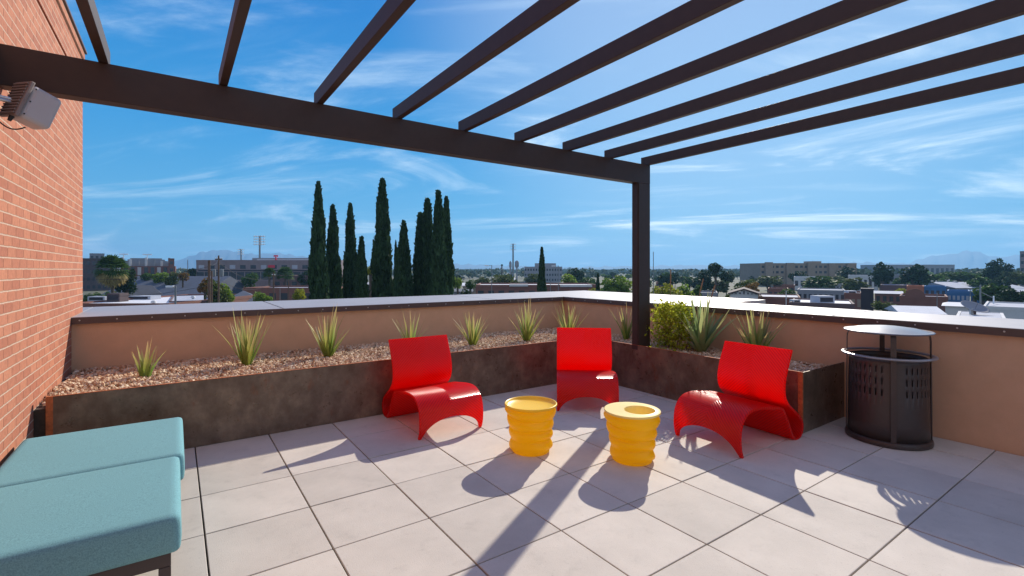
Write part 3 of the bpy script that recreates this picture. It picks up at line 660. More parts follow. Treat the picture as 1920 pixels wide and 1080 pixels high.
def cypmesh(seed,n=5200,tips=((0,0,1),)):
    r=np.random.default_rng(seed); PP=[]; ph=r.uniform(0,6,6)
    Vc=[];Fc=[]
    for (dx,dy,top) in tips:
        t=r.uniform(0,1,n//len(tips))**.85
        def rad(t): return (.06+.94*np.clip((1-t)/.62,0,1)**.62)*np.where(t<.12,.80+.2*t/.12,1)*(1+.09*np.sin(t*23+ph[0])+.06*np.sin(t*51+ph[1]))
        a=r.uniform(0,2*PI,len(t)); rr=rad(t)*(1+.10*np.sin(3*a+t*14+ph[2]))*r.uniform(.72,1.04,len(t))
        PP.append(np.stack([dx+rr*np.cos(a)*(.8 if dx else 1),dy+rr*np.sin(a)*(.8 if dx else 1),t*top*14],1))
        b=len(Vc); m_=12; K=20
        for i in range(K+1):
            for k in range(m_):
                aa=2*PI*k/m_; q=rad(i/K)*.74; Vc.append((dx+q*math.cos(aa),dy+q*math.sin(aa),i/K*top*13.7))
        for i in range(K):
            for k in range(m_): Fc.append((b+i*m_+k,b+i*m_+(k+1)%m_,b+(i+1)*m_+(k+1)%m_,b+(i+1)*m_+k))
    P_=np.concatenate(PP); n=len(P_)
    # leaf sprays point upwards
    a=r.uniform(0,2*PI,n); up=np.stack([r.normal(0,.3,n),r.normal(0,.3,n),np.ones(n)],1); up/=np.linalg.norm(up,axis=1)[:,None]
    s=np.stack([np.cos(a),np.sin(a),np.zeros(n)],1); nn=np.cross(up,s); nn/=np.linalg.norm(nn,axis=1)[:,None]; s=np.cross(nn,up)
    Rm=np.stack([s,up,nn],2); sc=r.uniform(.6,1.2,n)
    q=np.array([(-.12,-.2,0),(.12,-.2,0),(.07,.35,.04),(-.07,.35,.04)]); V=np.einsum('nij,nkj->nki',Rm,q[None]*sc[:,None,None])+P_[:,None,:]
    V=V.reshape(-1,3); F=np.arange(n*4).reshape(-1,4); Fc=np.array(Fc)+len(V); V=np.concatenate([V,np.array(Vc)]); F=np.concatenate([F,Fc])
    V[:,2]/=14; return npmesh('crown',V,F)
CY=[cypmesh(1),cypmesh(2),cypmesh(3),cypmesh(4,6500,((.25,0,1),(-.45,.1,.90)))]
def cypress(px,yt,wp,D,var,label,group='tall cypresses beyond the parapet'):
    base=at(px,D); h=zat(yt,D)-GZ; r_=wpx(wp,D)/2
    root=empty('cypress_tree',base,label,'tree',group,random.uniform(0,6.28) if var<3 else -YAW)
    o=putcrown(root,CY[var],M['f_cyp'],(0,0,.5),(r_,r_,h-.5),0)
    b=MB().tube([(0,0,0),(0,0,1.5)],[.18,.14],7); b.build('trunk',M['trunk'],root)
cy=[(597,347,30,'very tall slim cypress at the left end of the cypress row'),(624,389,28,'blunt topped cypress, second from the left of the row'),(657,386,25,'cypress with a thin spire tip, third from the left'),
(678,447,24,'short round topped cypress leaning against its spire-tipped neighbour'),(717,341,34,'tallest and broadest cypress in the middle of the row'),(742,455,10,'very narrow small cypress right of the tallest one'),
(757,418,30,'medium pointed cypress standing between the narrow one and the double-tipped one'),(797,377,36,'double tipped cypress with sky gaps down its left side'),(822,363,30,'tall pointed cypress, left one of the close right-hand pair'),(837,374,26,'tall pointed cypress at the right end of the row')]
for i,(px,yt,wp,lb) in enumerate(cy): cypress(px,yt,wp*1.10,60+((i*7)%5)*1.6,3 if px==797 else i%3,lb)
cypress(1016,466,17,85,1,'lone cypress beyond the parapet left of the pergola post')
cypress(1121,514,10,110,0,'small distant cypress left of the pergola post beside yellow-green trees')
# ================================================================== buildings
def bm(name,c,**k): M[name]=mat(name,c,.85,noise=.18,nscale=.5,**k)
bm('b_redbrick',(.21,.085,.06)); bm('b_darkbrick',(.085,.055,.055)); bm('b_tan',(.30,.23,.17)); bm('b_white',(.62,.61,.60)); bm('b_grey',(.26,.26,.28)); bm('b_mauve',(.14,.085,.085)); bm('b_purple',(.25,.195,.20))
bm('r_slate',(.085,.10,.135)); bm('r_dark',(.06,.065,.08)); bm('r_light',(.42,.44,.50)); bm('r_white',(.70,.70,.72)); bm('r_brown',(.15,.085,.075)); bm('b_blue',(.05,.16,.34)); bm('b_orange',(.42,.13,.06)); bm('b_teal',(.05,.12,.14)); bm('b_box',(.03,.025,.035))
M['glass']=mat('dark_window_glass',(.03,.035,.045),.15,spec=.6); M['redpaint']=mat('red_sign_paint',(.55,.02,.05),.5); M['polewood']=mat('utility_pole_wood',(.17,.10,.065),.9,noise=.3,nscale=3); M['galv']=mat('galvanised_steel',(.20,.21,.22),.5,metal=.3); M['lampw']=mat('white_lamp_housing',(.75,.77,.8),.5); M['wire']=mat('black_wire',(.03,.03,.03),.6)
def bld(x0,x1,yt,D,dep,label,wall='b_tan',roof='flat',rmat='r_light',rows=0,cols=0,rot=0,name='building',cat='building',group=None,yeave=None,winmat='glass',wh=.5,parapet=.5,zb=None,hipf=.25):
    c=at((x0+x1)/2,D); wd=wpx(x1-x0,D); ye=yeave if yeave else yt; h=zat(ye,D)-GZ; ht=zat(yt,D)-GZ
    root=empty(name,c,label,cat,group,-YAW+rot)
    ang=math.atan(((x0+x1)/2-960)/FPX)
    if x1-x0<125: root.rotation_euler=(0,0,-YAW+rot-ang); wd*=math.cos(ang)
    if h<.5: h=.5
    MB().box(-wd/2,wd/2,0,dep,0,h-(.0 if roof!='flat' else .02)).build('wall',M[wall],root)
    if roof=='flat':
        MB().box(-wd/2+.25,wd/2-.25,.25,dep-.25,h-.015,h+.05).build('roof',M[rmat],root)
        if parapet:
            b=MB(); p=parapet
            b.box(-wd/2-.05,wd/2+.05,-.05,.24,h-.3,h+p).box(-wd/2-.05,wd/2+.05,dep-.24,dep+.05,h-.3,h+p).box(-wd/2-.05,-wd/2+.24,.245,dep-.245,h-.3,h+p).box(wd/2-.24,wd/2+.05,.245,dep-.245,h-.3,h+p)
            b.build('parapet',M[wall],root)
    elif roof in('gable','hip'):            # ridge across the view
        o=.5; hx=wd/2+o; ix=hx*(1-2*hipf) if roof=='hip' else hx
        v=[(-hx,-o,h),(hx,-o,h),(hx,dep+o,h),(-hx,dep+o,h),(-ix,dep/2,ht),(ix,dep/2,ht)]
        MB().add(v,[(0,1,5,4),(1,2,5),(2,3,4,5),(3,0,4),(0,3,2,1)]).build('roof',M[rmat],root)
    elif roof=='gableend':                   # gable faces the viewer
        o=.5; hx=wd/2+o; v=[(-hx,-o,h),(0,-o,ht),(hx,-o,h),(-hx,dep,h),(0,dep,ht),(hx,dep,h)]; tk=.25
        v+= [(x,y,z-tk) for x,y,z in v]
        MB().add(v,[(0,1,4,3),(1,2,5,4),(6,9,10,7),(7,10,11,8),(0,6,7,1),(1,7,8,2),(3,4,10,9),(4,5,11,10),(0,3,9,6),(2,8,11,5)]).build('roof',M[rmat],root)
        MB().add([(-wd/2,-.01,h-.3),(wd/2,-.01,h-.3),(0,-.01,ht-.35),(-wd/2,.2,h-.3),(wd/2,.2,h-.3),(0,.2,ht-.35)],[(0,1,2),(3,5,4),(0,2,5,3),(1,4,5,2)]).build('gable',M[wall],root)
    if rows and cols:
        for r in range(rows):
            for k in range(cols):
                cx=-wd/2+wd*(k+.5)/cols; z0=h*(r+.28)/rows if rows>1 else h*.35; z1=z0+h/rows*wh*.85
                ww=wd/cols*.28
                MB().box(cx-ww,cx+ww,-.04,.02,z0,z1).build('window',M[winmat],root)
    return root,wd,h,ht
def unit(x0,x1,yt,yb,D,dep,m_,label,name='rooftop_unit',cat='rooftop unit',group=None):
    c=at((x0+x1)/2,D,zat(yb,D)); wd=wpx(x1-x0,D); h=wpx(yb-yt,D); r=empty(name,c,label,cat,group,-YAW)
    MB().box(-wd/2,wd/2,0,dep,.06,h).build('housing',M[m_],r,bevel=.02); MB().box(-wd/2+.1*wd,wd/2-.1*wd,-.03,.0,h*.25,h*.8).build('grille',M['b_box'],r); MB().box(-wd/2-.05,wd/2+.05,-.04,dep+.05,-.1,.055).build('base',M['galv'],r)
    return r
# --- left zone
r,wd,h,ht=bld(120,212,486,250,40,'dark brick block at the far left behind the palm','b_darkbrick',rmat='r_dark',rows=4,cols=9)
bld(168,196,476,285,14,'grey rooftop tower room peeping over the dark brick block','b_grey',rmat='r_white',parapet=.3,rows=5,cols=3)
st=empty('stadium_stand',at(275,300),'distant stadium stand with red brick base and grey tiered top','stadium',None,-YAW+math.atan(685/FPX)*.9)
W3=wpx(108,300)*.82; Hs=lambda y:zat(y,300)-GZ
MB().box(-W3/2,W3/2,0,14,0,Hs(499)).build('wall',M['b_redbrick'],st)
for k in range(9): MB().box(-W3/2+W3*k/9+.4,-W3/2+W3*k/9+2.2,-.12,.02,Hs(516),Hs(501)).build('window',M['b_white' if k%3==0 else 'glass'],st)
for k in range(5): MB().box(-W3/2+1+k*1.2,W3/2-1-k*1.6,2+k*2,4+k*2,Hs(499)-.1,Hs(494-2.6*k)).build('seating_tier',M['b_grey'],st)
for k in range(7): MB().box(-W3/2+2+k*W3/7.5,-W3/2+3.1+k*W3/7.5,.5,1.4,Hs(499)+.02,Hs(483+(k%3)*3)).build('column',M['b_white' if k%2 else 'b_grey'],st)
for a,b in ((232,245),(267,281)):
    xa=wpx(a-275,300); xb=wpx(b-275,300); MB().box(xa,xb,9,10,Hs(477.5),Hs(475.5)).box((xa+xb)/2-.2,(xa+xb)/2+.2,9.2,9.8,Hs(490),Hs(477.6)).build('light_bank',M['lampw'],st)
bld(316,327,486,296,10,'small dark red stair tower at the right end of the stadium stand','b_redbrick',rmat='r_dark',rows=4,cols=1)
bld(186,372,519,158,34,'house with one long slate grey gable roof','b_white','gable','r_slate',yeave=556,name='house',cat='house')
bld(226,302,536,121,12,'house with dark hip roof and white eaves below the long slate roof','b_white','hip','r_dark',yeave=554,name='house',cat='house')
bld(120,316,572.5,84,32,'flat white roofed brick building just beyond the left parapet','b_redbrick',rmat='r_white',parapet=.35)
bld(318,396,566,92,26,'low grey flat roofed building beside the white roofed one','b_mauve',rmat='r_light',parapet=.25)
unit(200,224,550,566.7,92,2.2,'b_darkbrick','dark louvred air unit on the white roof','rooftop_unit')
unit(164,196,556,564.8,95,2.4,'r_light','pale long duct box on the white roof near the brick wall')
unit(232,282,555,562.4,99,3,'r_light','pale blue wide skylight box on the white roof')
for px,y,lb in ((288,566,'white dome vent at the edge of the white roof'),(362,545,'small white roof vent on the low grey roof')):
    v_=MB(); v_.lathe([(.001,.75),(.25,.72),(.42,.5),(.45,.3),(.22,.28),(.2,-.2)],14); o=v_.build('roof_vent',M['b_white'],smooth=True); o.location=at(px,86 if px<300 else 100,zat(571 if px<300 else 561.2,86 if px<300 else 100)); tag(o,lb,'vent')
bld(418,496,547,108,12,'small house with slate blue pyramid roof and white edge','b_white','hip','r_slate',yeave=569,name='house',cat='house',hipf=.49)
r,wd,h,ht=bld(368,640,491,230,40,'long mauve brick campus building with red T sign on its roof','b_purple',rmat='r_light',parapet=.9)
hh=lambda y:zat(y,230)-GZ; xx=lambda p:wpx(p-504,230)
for k in range(14): MB().box(-wd/2+wd*(k+.5)/14-1.3,-wd/2+wd*(k+.5)/14+1.3,-.05,.02,hh(504),hh(497)).build('window',M['glass' if k%3 else 'r_light'],r)
MB().box(-wd/2+1,wd/2-1,-.07,.0,hh(508.5),hh(506)).build('dark_band',M['b_box'],r)
for k in range(18): MB().box(-wd/2+wd*(k+.5)/18-1.7,-wd/2+wd*(k+.5)/18+1.7,-.06,.01,hh(528),hh(510)).build('window',M['glass'],r)
MB().box(xx(456),xx(574),8,24,hh(491)+.1,hh(483)).build('upper_storey',M['b_grey'],r)
MB().add([(xx(462),7,hh(490)),(xx(582),7,hh(490)),(xx(574),7.9,hh(486)),(xx(466),7.9,hh(486))],[(0,1,2,3)]).build('sloped_roof',M['r_white'],r)
for a,b in ((392,405),(430,452),(580,592)): MB().box(xx(a),xx(b),3,8,hh(491)+.1,hh(488.5)).build('roof_box',M['r_brown'],r)
tb=MB(); tb.box(xx(501),xx(509),6.2,6.6,hh(480),hh(477.5)).box(xx(501),xx(502.2),6.2,6.6,hh(481.5),hh(480)-.01).box(xx(507.8),xx(509),6.2,6.6,hh(481.5),hh(480)-.01).box(xx(504),xx(506),6.2,6.6,hh(486.3),hh(480)-.01).box(xx(502.8),xx(507.2),6.2,6.6,hh(487.8),hh(486.3)-.01); tb.build('letter_sign',M['redpaint'],r)
MB().box(xx(503),xx(515.5),-.25,-.08,hh(502),hh(497)).build('sign_panel',M['redpaint'],r)
bld(512,640,519,188,22,'brown red brick hall in front of the campus building, right side','b_mauve',rmat='r_brown',rows=1,cols=8,parapet=.5)
bld(432,520,528,200,16,'low mauve wall-like building below the campus windows','b_purple',rmat='r_brown')
bld(456,610,543,150,20,'low dark red brick building with pale roof edge','b_redbrick',rmat='r_light',parapet=.6,rows=1,cols=7)
bld(590,720,552,140,14,'low brown flat roofed building behind the cypress trunks','b_mauve',rmat='r_light')
# --- centre
r,wd,h,ht=bld(892,1122,537,150,22,'long low dark red shopping building left of the pergola post','b_redbrick',rmat='r_white',parapet=.5,rows=1,cols=12)
for a,b,y in ((955,990,533),(1050,1110,534)): MB().box(wpx(a-1007,150),wpx(b-1007,150),-.3,4,zat(y+4,150)-GZ,zat(y,150)-GZ).build('raised_front',M['b_white'],r)
r,wd,h,ht=bld(983,1054,501,420,35,'pale grey multi level office block near the horizon','b_grey',rmat='r_white',rows=3,cols=14)
MB().box(wpx(-16,420),wpx(24,420),4,30,h+.1,zat(493.5,420)-GZ).build('upper_storey',M['b_grey'],r)
bld(868,905,531,200,14,'small cream house between green trees right of the cypress row','b_tan','gable','r_white',yeave=536,name='house',cat='house')
# --- right
r,wd,h,ht=bld(1426,1606,495,330,30,'long four storey sand coloured apartment block','b_tan',rmat='r_light',rows=4,cols=20,parapet=.6)
for k in (0.08,.3,.52,.74,.93): MB().box(-wd/2+wd*k-2.5,-wd/2+wd*k+2.5,-1.5,-.05,0,h+random.uniform(.4,1.4)).build('projecting_bay',M['b_tan'],r)
MB().box(wpx(14,330),wpx(31,330),4,14,h+.1,zat(489.5,330)-GZ).build('stair_tower',M['b_tan'],r)
r,wd,h,ht=bld(1369,1421,541,108,12,'small white gabled building with dark open eaves','b_white','gableend','b_darkbrick',yeave=550,name='house',cat='house')
for k in range(7): 
    x=-wd/2+wd*(k+.5)/7; zt_=h+(ht-h)*(1-abs(x)/(wd/2))-.6; MB().box(x-.12,x+.12,-.2,-.03,h-.2,max(h,zt_)).build('eave_slat',M['b_box'],r)
bld(1660,1790,497,560,40,'long low dark roofed building on the horizon under the right mountains','b_grey',rmat='r_dark',rows=1,cols=14)
bld(1488,1542,521,255,20,'white flat roofed building below the apartment block','b_white',rmat='r_white',rows=1,cols=5)
bld(1590,1646,518,240,20,'white stucco building with pale roof right of the apartment block','b_white',rmat='r_white',rows=1,cols=6)
bld(1668,1692,517,236,14,'narrow grey two storey building between two big round trees','b_grey',rmat='r_light',rows=2,cols=3)
bld(1728,1794,528,220,16,'long dark teal shop under a white roof slab','b_teal',rmat='r_white',parapet=.2,rows=1,cols=8)
bld(1732,1778,523.5,238,14,'white roofed hall rising behind the teal shop','b_white','gable','r_white',yeave=526)
bld(1792,1925,530,205,24,'wide grey roofed warehouse with slate lean-to','b_grey','gable','r_light',yeave=540)
bld(1650,1732,536,190,18,'long low mauve roofed shop row','b_mauve',rmat='r_light',parapet=.3)
bld(1700,1732,539,172,14,'orange red shop with white awning edge','b_orange',rmat='r_white',parapet=.5)
bld(1733,1774,539,170,14,'bright blue shop front beside the orange one','b_blue',rmat='r_white',parapet=.4,rows=1,cols=4)
bld(1494,1584,546,150,18,'long grey walled workshop with pale roof','b_grey',rmat='r_light',parapet=.4,rows=1,cols=9)
bld(1420,1500,559,118,16,'low flat brick building left of the caged roof unit','b_redbrick',rmat='r_light',parapet=.3)
bld(1480,1600,571,88,14,'dark red roofed building with white parapet strips near the parapet','b_mauve',rmat='r_white',parapet=.3)
bld(1583,1616,553,122,14,'brick building with small arched yellow door panel','b_redbrick',rmat='r_light',rows=1,cols=3,winmat='b_tan')
bld(1614,1638,542,106,6,'tall black windowless box building','b_box',rmat='r_dark',parapet=.1)
r,wd,h,ht=bld(1686,1776,560,118,16,'dark brick storefront with rounded central gable','b_redbrick',rmat='r_light',parapet=.6)
b=MB(); n=16; rr=wpx(15,118)
pts=[(-rr,0)]+[(rr*math.cos(PI-PI*k/n),.6+rr*.9*math.sin(PI*k/n)) for k in range(n+1)]+[(rr,0)]; cx=wpx(-12,118)
V=[(cx+x,y_,h+z) for y_ in (-.12,.3) for x,z in pts]; m=len(pts); b.add(V,[tuple(range(m)),tuple(range(2*m-1,m-1,-1))]+[(k,m+k,m+(k+1)%m,(k+1)%m) for k in range(m)]); b.build('rounded_gable',M['b_redbrick'],r)
bld(1776,1818,549,124,12,'pale blue glazed building beside the dark brick storefront','b_blue',rmat='r_light',rows=2,cols=5,winmat='r_light')
bld(1820,1850,549,130,10,'narrow navy walled building left of the dark roadside trees','b_blue',rmat='r_dark',rows=1,cols=2)
bld(1772,1816,569,84,9,'white rounded roof structure in front of the glazed building','b_white','hip','r_white',yeave=574,hipf=.2)
bld(1690,1768,577,78,9,'white low wedge roof just beyond the parapet, left of the dish','b_white','gable','r_white',yeave=588,rot=.25)
bld(1842,1960,579,72,16,'pale flat roof beside the satellite dish','b_white',rmat='r_light',parapet=.25)
bld(1912,1960,472,300,16,'mauve tower block cut by the right edge','b_purple',rmat='r_light',rows=5,cols=5)
bld(1878,1925,541,160,10,'low pale roofed house half hidden at right edge','b_white','gable','r_light',yeave=547,name='house',cat='house')
unit(1535,1565,555,569.9,89.5,2.6,'r_light','white caged rooftop unit standing on the dark red roof')
unit(1488,1501,562,568.2,92,1.4,'b_white','small white box unit on the flat brick roof, left of the cage')
unit(1590,1606,545,552.2,124,1.6,'r_white','pale unit on top of the arched-door brick building')
marks=[(155,330,'above the slate roofs at the far left'),(330,600,'around the long campus building'),(600,860,'behind the cypress row'),(860,1000,'between the cypress row and the lone cypress'),(1000,1190,'between the lone cypress and the pergola post'),(1190,1320,'just right of the pergola post'),(1320,1430,'around the white gabled building'),(1430,1540,'below the left apartment half'),(1540,1650,'below the right apartment half'),(1650,1780,'around the two big dark round trees'),(1780,1880,'behind the teal shop and warehouse'),(1880,2000,'by the mauve tower block at the right edge')]
rest=[(1440,1478,540),(1555,1580,531),(1290,1345,548),(1225,1290,556),(1640,1690,547),(1450,1490,533),(1100,1180,541),(1060,1100,524),(925,965,521),(1230,1262,527),(1780,1830,521),(1850,1900,519),(640,700,530),(730,790,536),(850,885,543),(1540,1590,524),(1700,1740,519),(1300,1330,527)]
for i,(a,b_,y) in enumerate(rest):
    D=max(130,9960/(y-505.6)*.62); wl=random.choice(['b_white','b_tan','b_mauve','b_grey','b_redbrick']); rf_=random.choice(['flat','gable']); rm=random.choice(['r_white','r_light','r_slate','r_brown'])
    bld(a,b_,y,D,14,'distant %s walled house with %s %s roof %s'%({'b_white':'white','b_tan':'tan','b_mauve':'mauve','b_grey':'grey','b_redbrick':'brick'}[wl],{'r_white':'white','r_light':'pale','r_slate':'slate','r_brown':'brown'}[rm],{'flat':'flat','gable':'ridged'}[rf_],next((m_[2] for m_ in marks if m_[0]<=(a+b_)/2<m_[1]),'')),wl,rf_,rm,yeave=y+3.5,name='house',cat='house',group='small houses of the distant town',rows=1,cols=4)
bld(1792,1884,596.6,56,10,'low pale roof carrying the satellite dish','b_white',rmat='r_light',parapet=.1)
# --- satellite dish
ds=empty('satellite_dish',at(1826,60,zat(590,60)),'large grey satellite dish on a short white mast','satellite dish',None,-YAW)
rd=wpx(43,60)/2
o=MB().lathe([(.001,0)]+[(rd*k/8,.22*rd*(k/8)**2) for k in range(1,9)],32).build('reflector',M['b_grey'],ds,smooth=True); o.location=(0,0,wpx(11,60)); o.rotation_euler=(R(28),R(3),0); md=o.modifiers.new('s','SOLIDIFY'); md.thickness=.03
MB().box(-.45,-.15,-.1,.15,-.5,wpx(12,60)).build('mast',M['b_white'],ds); MB().box(.05,.25,-.05,.15,-.5,wpx(9,60)).build('mast',M['b_darkbrick'],ds)
MB().tube([(0,-.2,wpx(12,60)),(0,-.5,wpx(12,60)+.7)],.03,6).build('feed_arm',M['galv'],ds)
# ================================================================== masts, poles, lamps
def mast(px,yt,D,rows,cols,wp,rowpx,label,m_='galv'):
    h=zat(yt,D)-GZ; r=empty('floodlight_mast',at(px,D),label,'floodlight mast',None,-YAW); w_=wpx(wp,D)/2
    MB().tube([(0,0,0),(0,0,h)],[.6,.42],8).build('pole',M['galv'],r,smooth=True)
    for k in range(rows):
        z=h-.3-k*wpx(rowpx,D); MB().box(-w_,w_,-.10,.10,z-.12,z+.02).build('crossarm',M['galv'],r)
        for j in range(cols):
            x=-w_+2*w_*(j+.5)/cols; s=w_/cols*.7
            o=MB().lathe([(.001,.0),(s*.7,.05),(s,.5*s+.2),(s*.9,.55*s+.2)],8).build('lamp',M['lampw'],r); o.location=(x,-.3,z+.05); o.rotation_euler=(R(110),0,0)
mast(487,442,250,4,5,22,5,'tallest stadium floodlight mast with four rows of lamps')
mast(452,467,330,3,4,12,4.2,'smaller stadium floodlight mast left of the tallest one')
mast(962,457,300,3,4,11,5,'slender floodlight mast standing alone near the horizon')
def pole(px,yt,D,rad,label,arm=None,extra=None,name='utility_pole',cat='utility pole',m_='polewood'):
    h=zat(yt,D)-GZ; r=empty(name,at(px,D),label,cat,None,-YAW); MB().tube([(0,0,0),(0,0,h)],[rad,rad*.75],8).build('pole',M[m_],r,smooth=True)
    if arm:
        w_=wpx(arm,D)/2; MB().box(-w_,w_,-.07,.07,h-.75,h-.55).build('crossarm',M[m_],r)
        for x in (-w_*.9,-w_*.4,w_*.4,w_*.9): MB().lathe([(.001,.22),(.06,.2),(.07,.1),(.03,0)],8).build('insulator',M['lampw'],r).location=(x,0,h-.55)
    if extra=='transformer':
        for x in (-.65,.65): MB().lathe([(.001,1.3),(.3,1.25),(.32,1.1),(.32,.1),(.001,0)],12).build('transformer',M['galv'],r,smooth=True).location=(x,-.3,h-3.6)
    if extra=='lampL' or extra=='lampR':
        s=-1 if extra=='lampL' else 1; L_=wpx(9,D); MB().box(min(0,s*L_),max(0,s*L_),-.04,.04,h-.12,h-.04).build('arm',M[m_],r); MB().box(s*L_-.5,s*L_+.4,-.2,.2,h-.2,h+.02).build('lamp_head',M['lampw'],r,bevel=.03)
    return at(px,D,0)+Vector((0,0,zat(yt,D)))
p1=pole(392,488,62,.19,'thick orange brown wooden pole at left of the town'); pole(397,508,64,.13,'thinner wooden pole just right of the thick one')
p2=pole(410,479,82,.17,'wooden utility pole with crossarm and twin transformers',13,'transformer')
p3=pole(513,511,100,.17,'dark utility pole in front of the low red brick building',6); p4=pole(541,525,102,.15,'grey wooden pole left of the first cypress')
pole(525,540,100,.10,'short thin pipe post between two utility poles',m_='galv')
pole(329,536,58,.14,'grey lamp post with boxy twin head over the flat roofs',None,'lampL','lamp_post','lamp post','galv')
pole(922,497,110,.10,'dark street lamp whose arm points left, right of the cypress row',None,'lampL','street_lamp','street lamp','galv')
pole(1047,498,118,.10,'dark street lamp whose arm points left beside the lone cypress',None,'lampL','street_lamp','street lamp','galv')
pole(1032,520,112,.08,'plain thin post right of the lone cypress',m_='galv')
pole(1225,472,95,.09,'thin grey pole rising just right of the pergola post',m_='galv')
pole(1474,545,85,.09,'short white pipe on a roof behind the right red chair',m_='b_white')
pole(1838,534,80,.16,'grey traffic pole near the satellite dish',m_='galv'); pole(1863,555,82,.13,'short pale pole joined by a boom to the traffic pole',m_='lampw')
o=MB().tube([at(1838,80,zat(547,80)),at(1863,82,zat(559,82))],.05,6).build('boom_arm',M['galv']); tag(o,'slanting boom between the grey traffic pole and the short pale pole','boom')
pole(1757,549,100,.08,'thin lamp post before the dark brick storefront',m_='galv'); pole(352,487,180,.12,'slim brown pole before the left mountain',m_='polewood')
def wire(a,b,sag,label):
    a,b=Vector(a),Vector(b); pts=[a.lerp(b,t)-Vector((0,0,4*sag*t*(1-t))) for t in [k/14 for k in range(15)]]
    tag(MB().tube(pts,.028,4,False).build('power_line',M['wire']),label,'power line')
z_=lambda p,d:p-Vector((0,0,d))
wire(z_(p1,.5),z_(p2,.6),.5,'power line from the thick wooden pole to the transformer pole')
wire(z_(p2,1.2),z_(p3,.7),1.6,'upper sagging power line between transformer pole and dark pole')
wire(z_(p2,4.0),z_(p3,1.8),1.8,'lower sagging cable between transformer pole and dark pole')
wire(z_(p3,.7),z_(p4,.5),.4,'short power line between the dark pole and the grey wooden pole')
wire(z_(p4,.5),at(900,100,zat(530,100)),2,'power line running right behind the cypresses')
wire(at(60,60,zat(512,60)),z_(p1,.8),1.2,'power line coming in from the left edge to the thick pole')
wire(at(60,60,zat(540,60)),z_(p1,3.2),1.2,'lower cable coming in from the left edge to the thick pole')
# water tanks by the mast
for px,yt,D,w_,lb in ((957,489,420,5,'small dark tank tower left of the slender mast'),(969,488,420,8,'small round water tank right of the slender mast')):
    r=empty('water_tower',at(px,D),lb,'water tower'); rr=wpx(w_,D)/2; h=zat(yt,D)-GZ
    MB().lathe([(.001,h),(rr*.7,h-.8),(rr,h-2),(rr,h-5),(rr*.6,h-6.5),(.001,h-6.7)],14).build('tank',M['b_grey'],r,smooth=True); MB().tube([(0,0,0),(0,0,h-6)],.7,8).build('stem',M['b_grey'],r)
# ================================================================== trees of the town
def palm(px,yt,wp,D,label,skirt=True):
    h=zat(yt,D)-GZ; R_=wpx(wp,D)/2; r=empty('palm_tree',at(px,D),label,'palm tree'); ch=h-R_*.9
    MB().tube([(0,0,0),(.1,0,ch*.5),(0,0,ch)],[.42,.32,.36],9).build('trunk',M['trunk'],r,smooth=True)
    def fronds(n,lo,hi,name,m_):
        V=[];F=[];UV=[]
        for k in range(n):
            a=2*PI*k*.381966; el=random.uniform(lo,hi); d=Vector((math.cos(a)*math.cos(el),math.sin(a)*math.cos(el),math.sin(el))); e=Vector((0,0,ch))+d*R_*.45
            V0=len(V); s=d.cross(Vector((0,0,1))).normalized(); u=s.cross(d)
            V+= [tuple(Vector((0,0,ch))-s*.03),tuple(Vector((0,0,ch))+s*.03),tuple(e+s*.03),tuple(e-s*.03)]; F.append((V0,V0+1,V0+2,V0+3))
            for q in range(9):
                b=(q-4)/4*R(75); dd=(d*math.cos(b)+s*math.sin(b)); tip=e+dd*R_*random.uniform(.42,.58)-Vector((0,0,R_*.14)); w=(s*math.cos(b)-d*math.sin(b))*R_*.045
                V0=len(V); mid=e+dd*R_*.28; V+=[tuple(e),tuple(mid-w),tuple(tip),tuple(mid+w)]; F.append((V0,V0+1,V0+2,V0+3))
        link(name,npmesh(name,np.array(V),np.array(F)),r,M[m_])
    fronds(70,-.5,1.5,'crown','f_dark' if wp<30 else 'f_green')
    if skirt: fronds(70,-1.5,-.45,'dead_frond_skirt','f_tan')
palm(210,474,66,112,'shaggy fan palm left of the stadium with a brown frond skirt')
palm(505,500,30,170,'dark fan palm before the campus building, left of its pair',False); palm(535,498,40,175,'broad fan palm before the campus building, right of its pair',False)
palm(941,495,6,300,'tiny distant palm left of the slender mast',False)
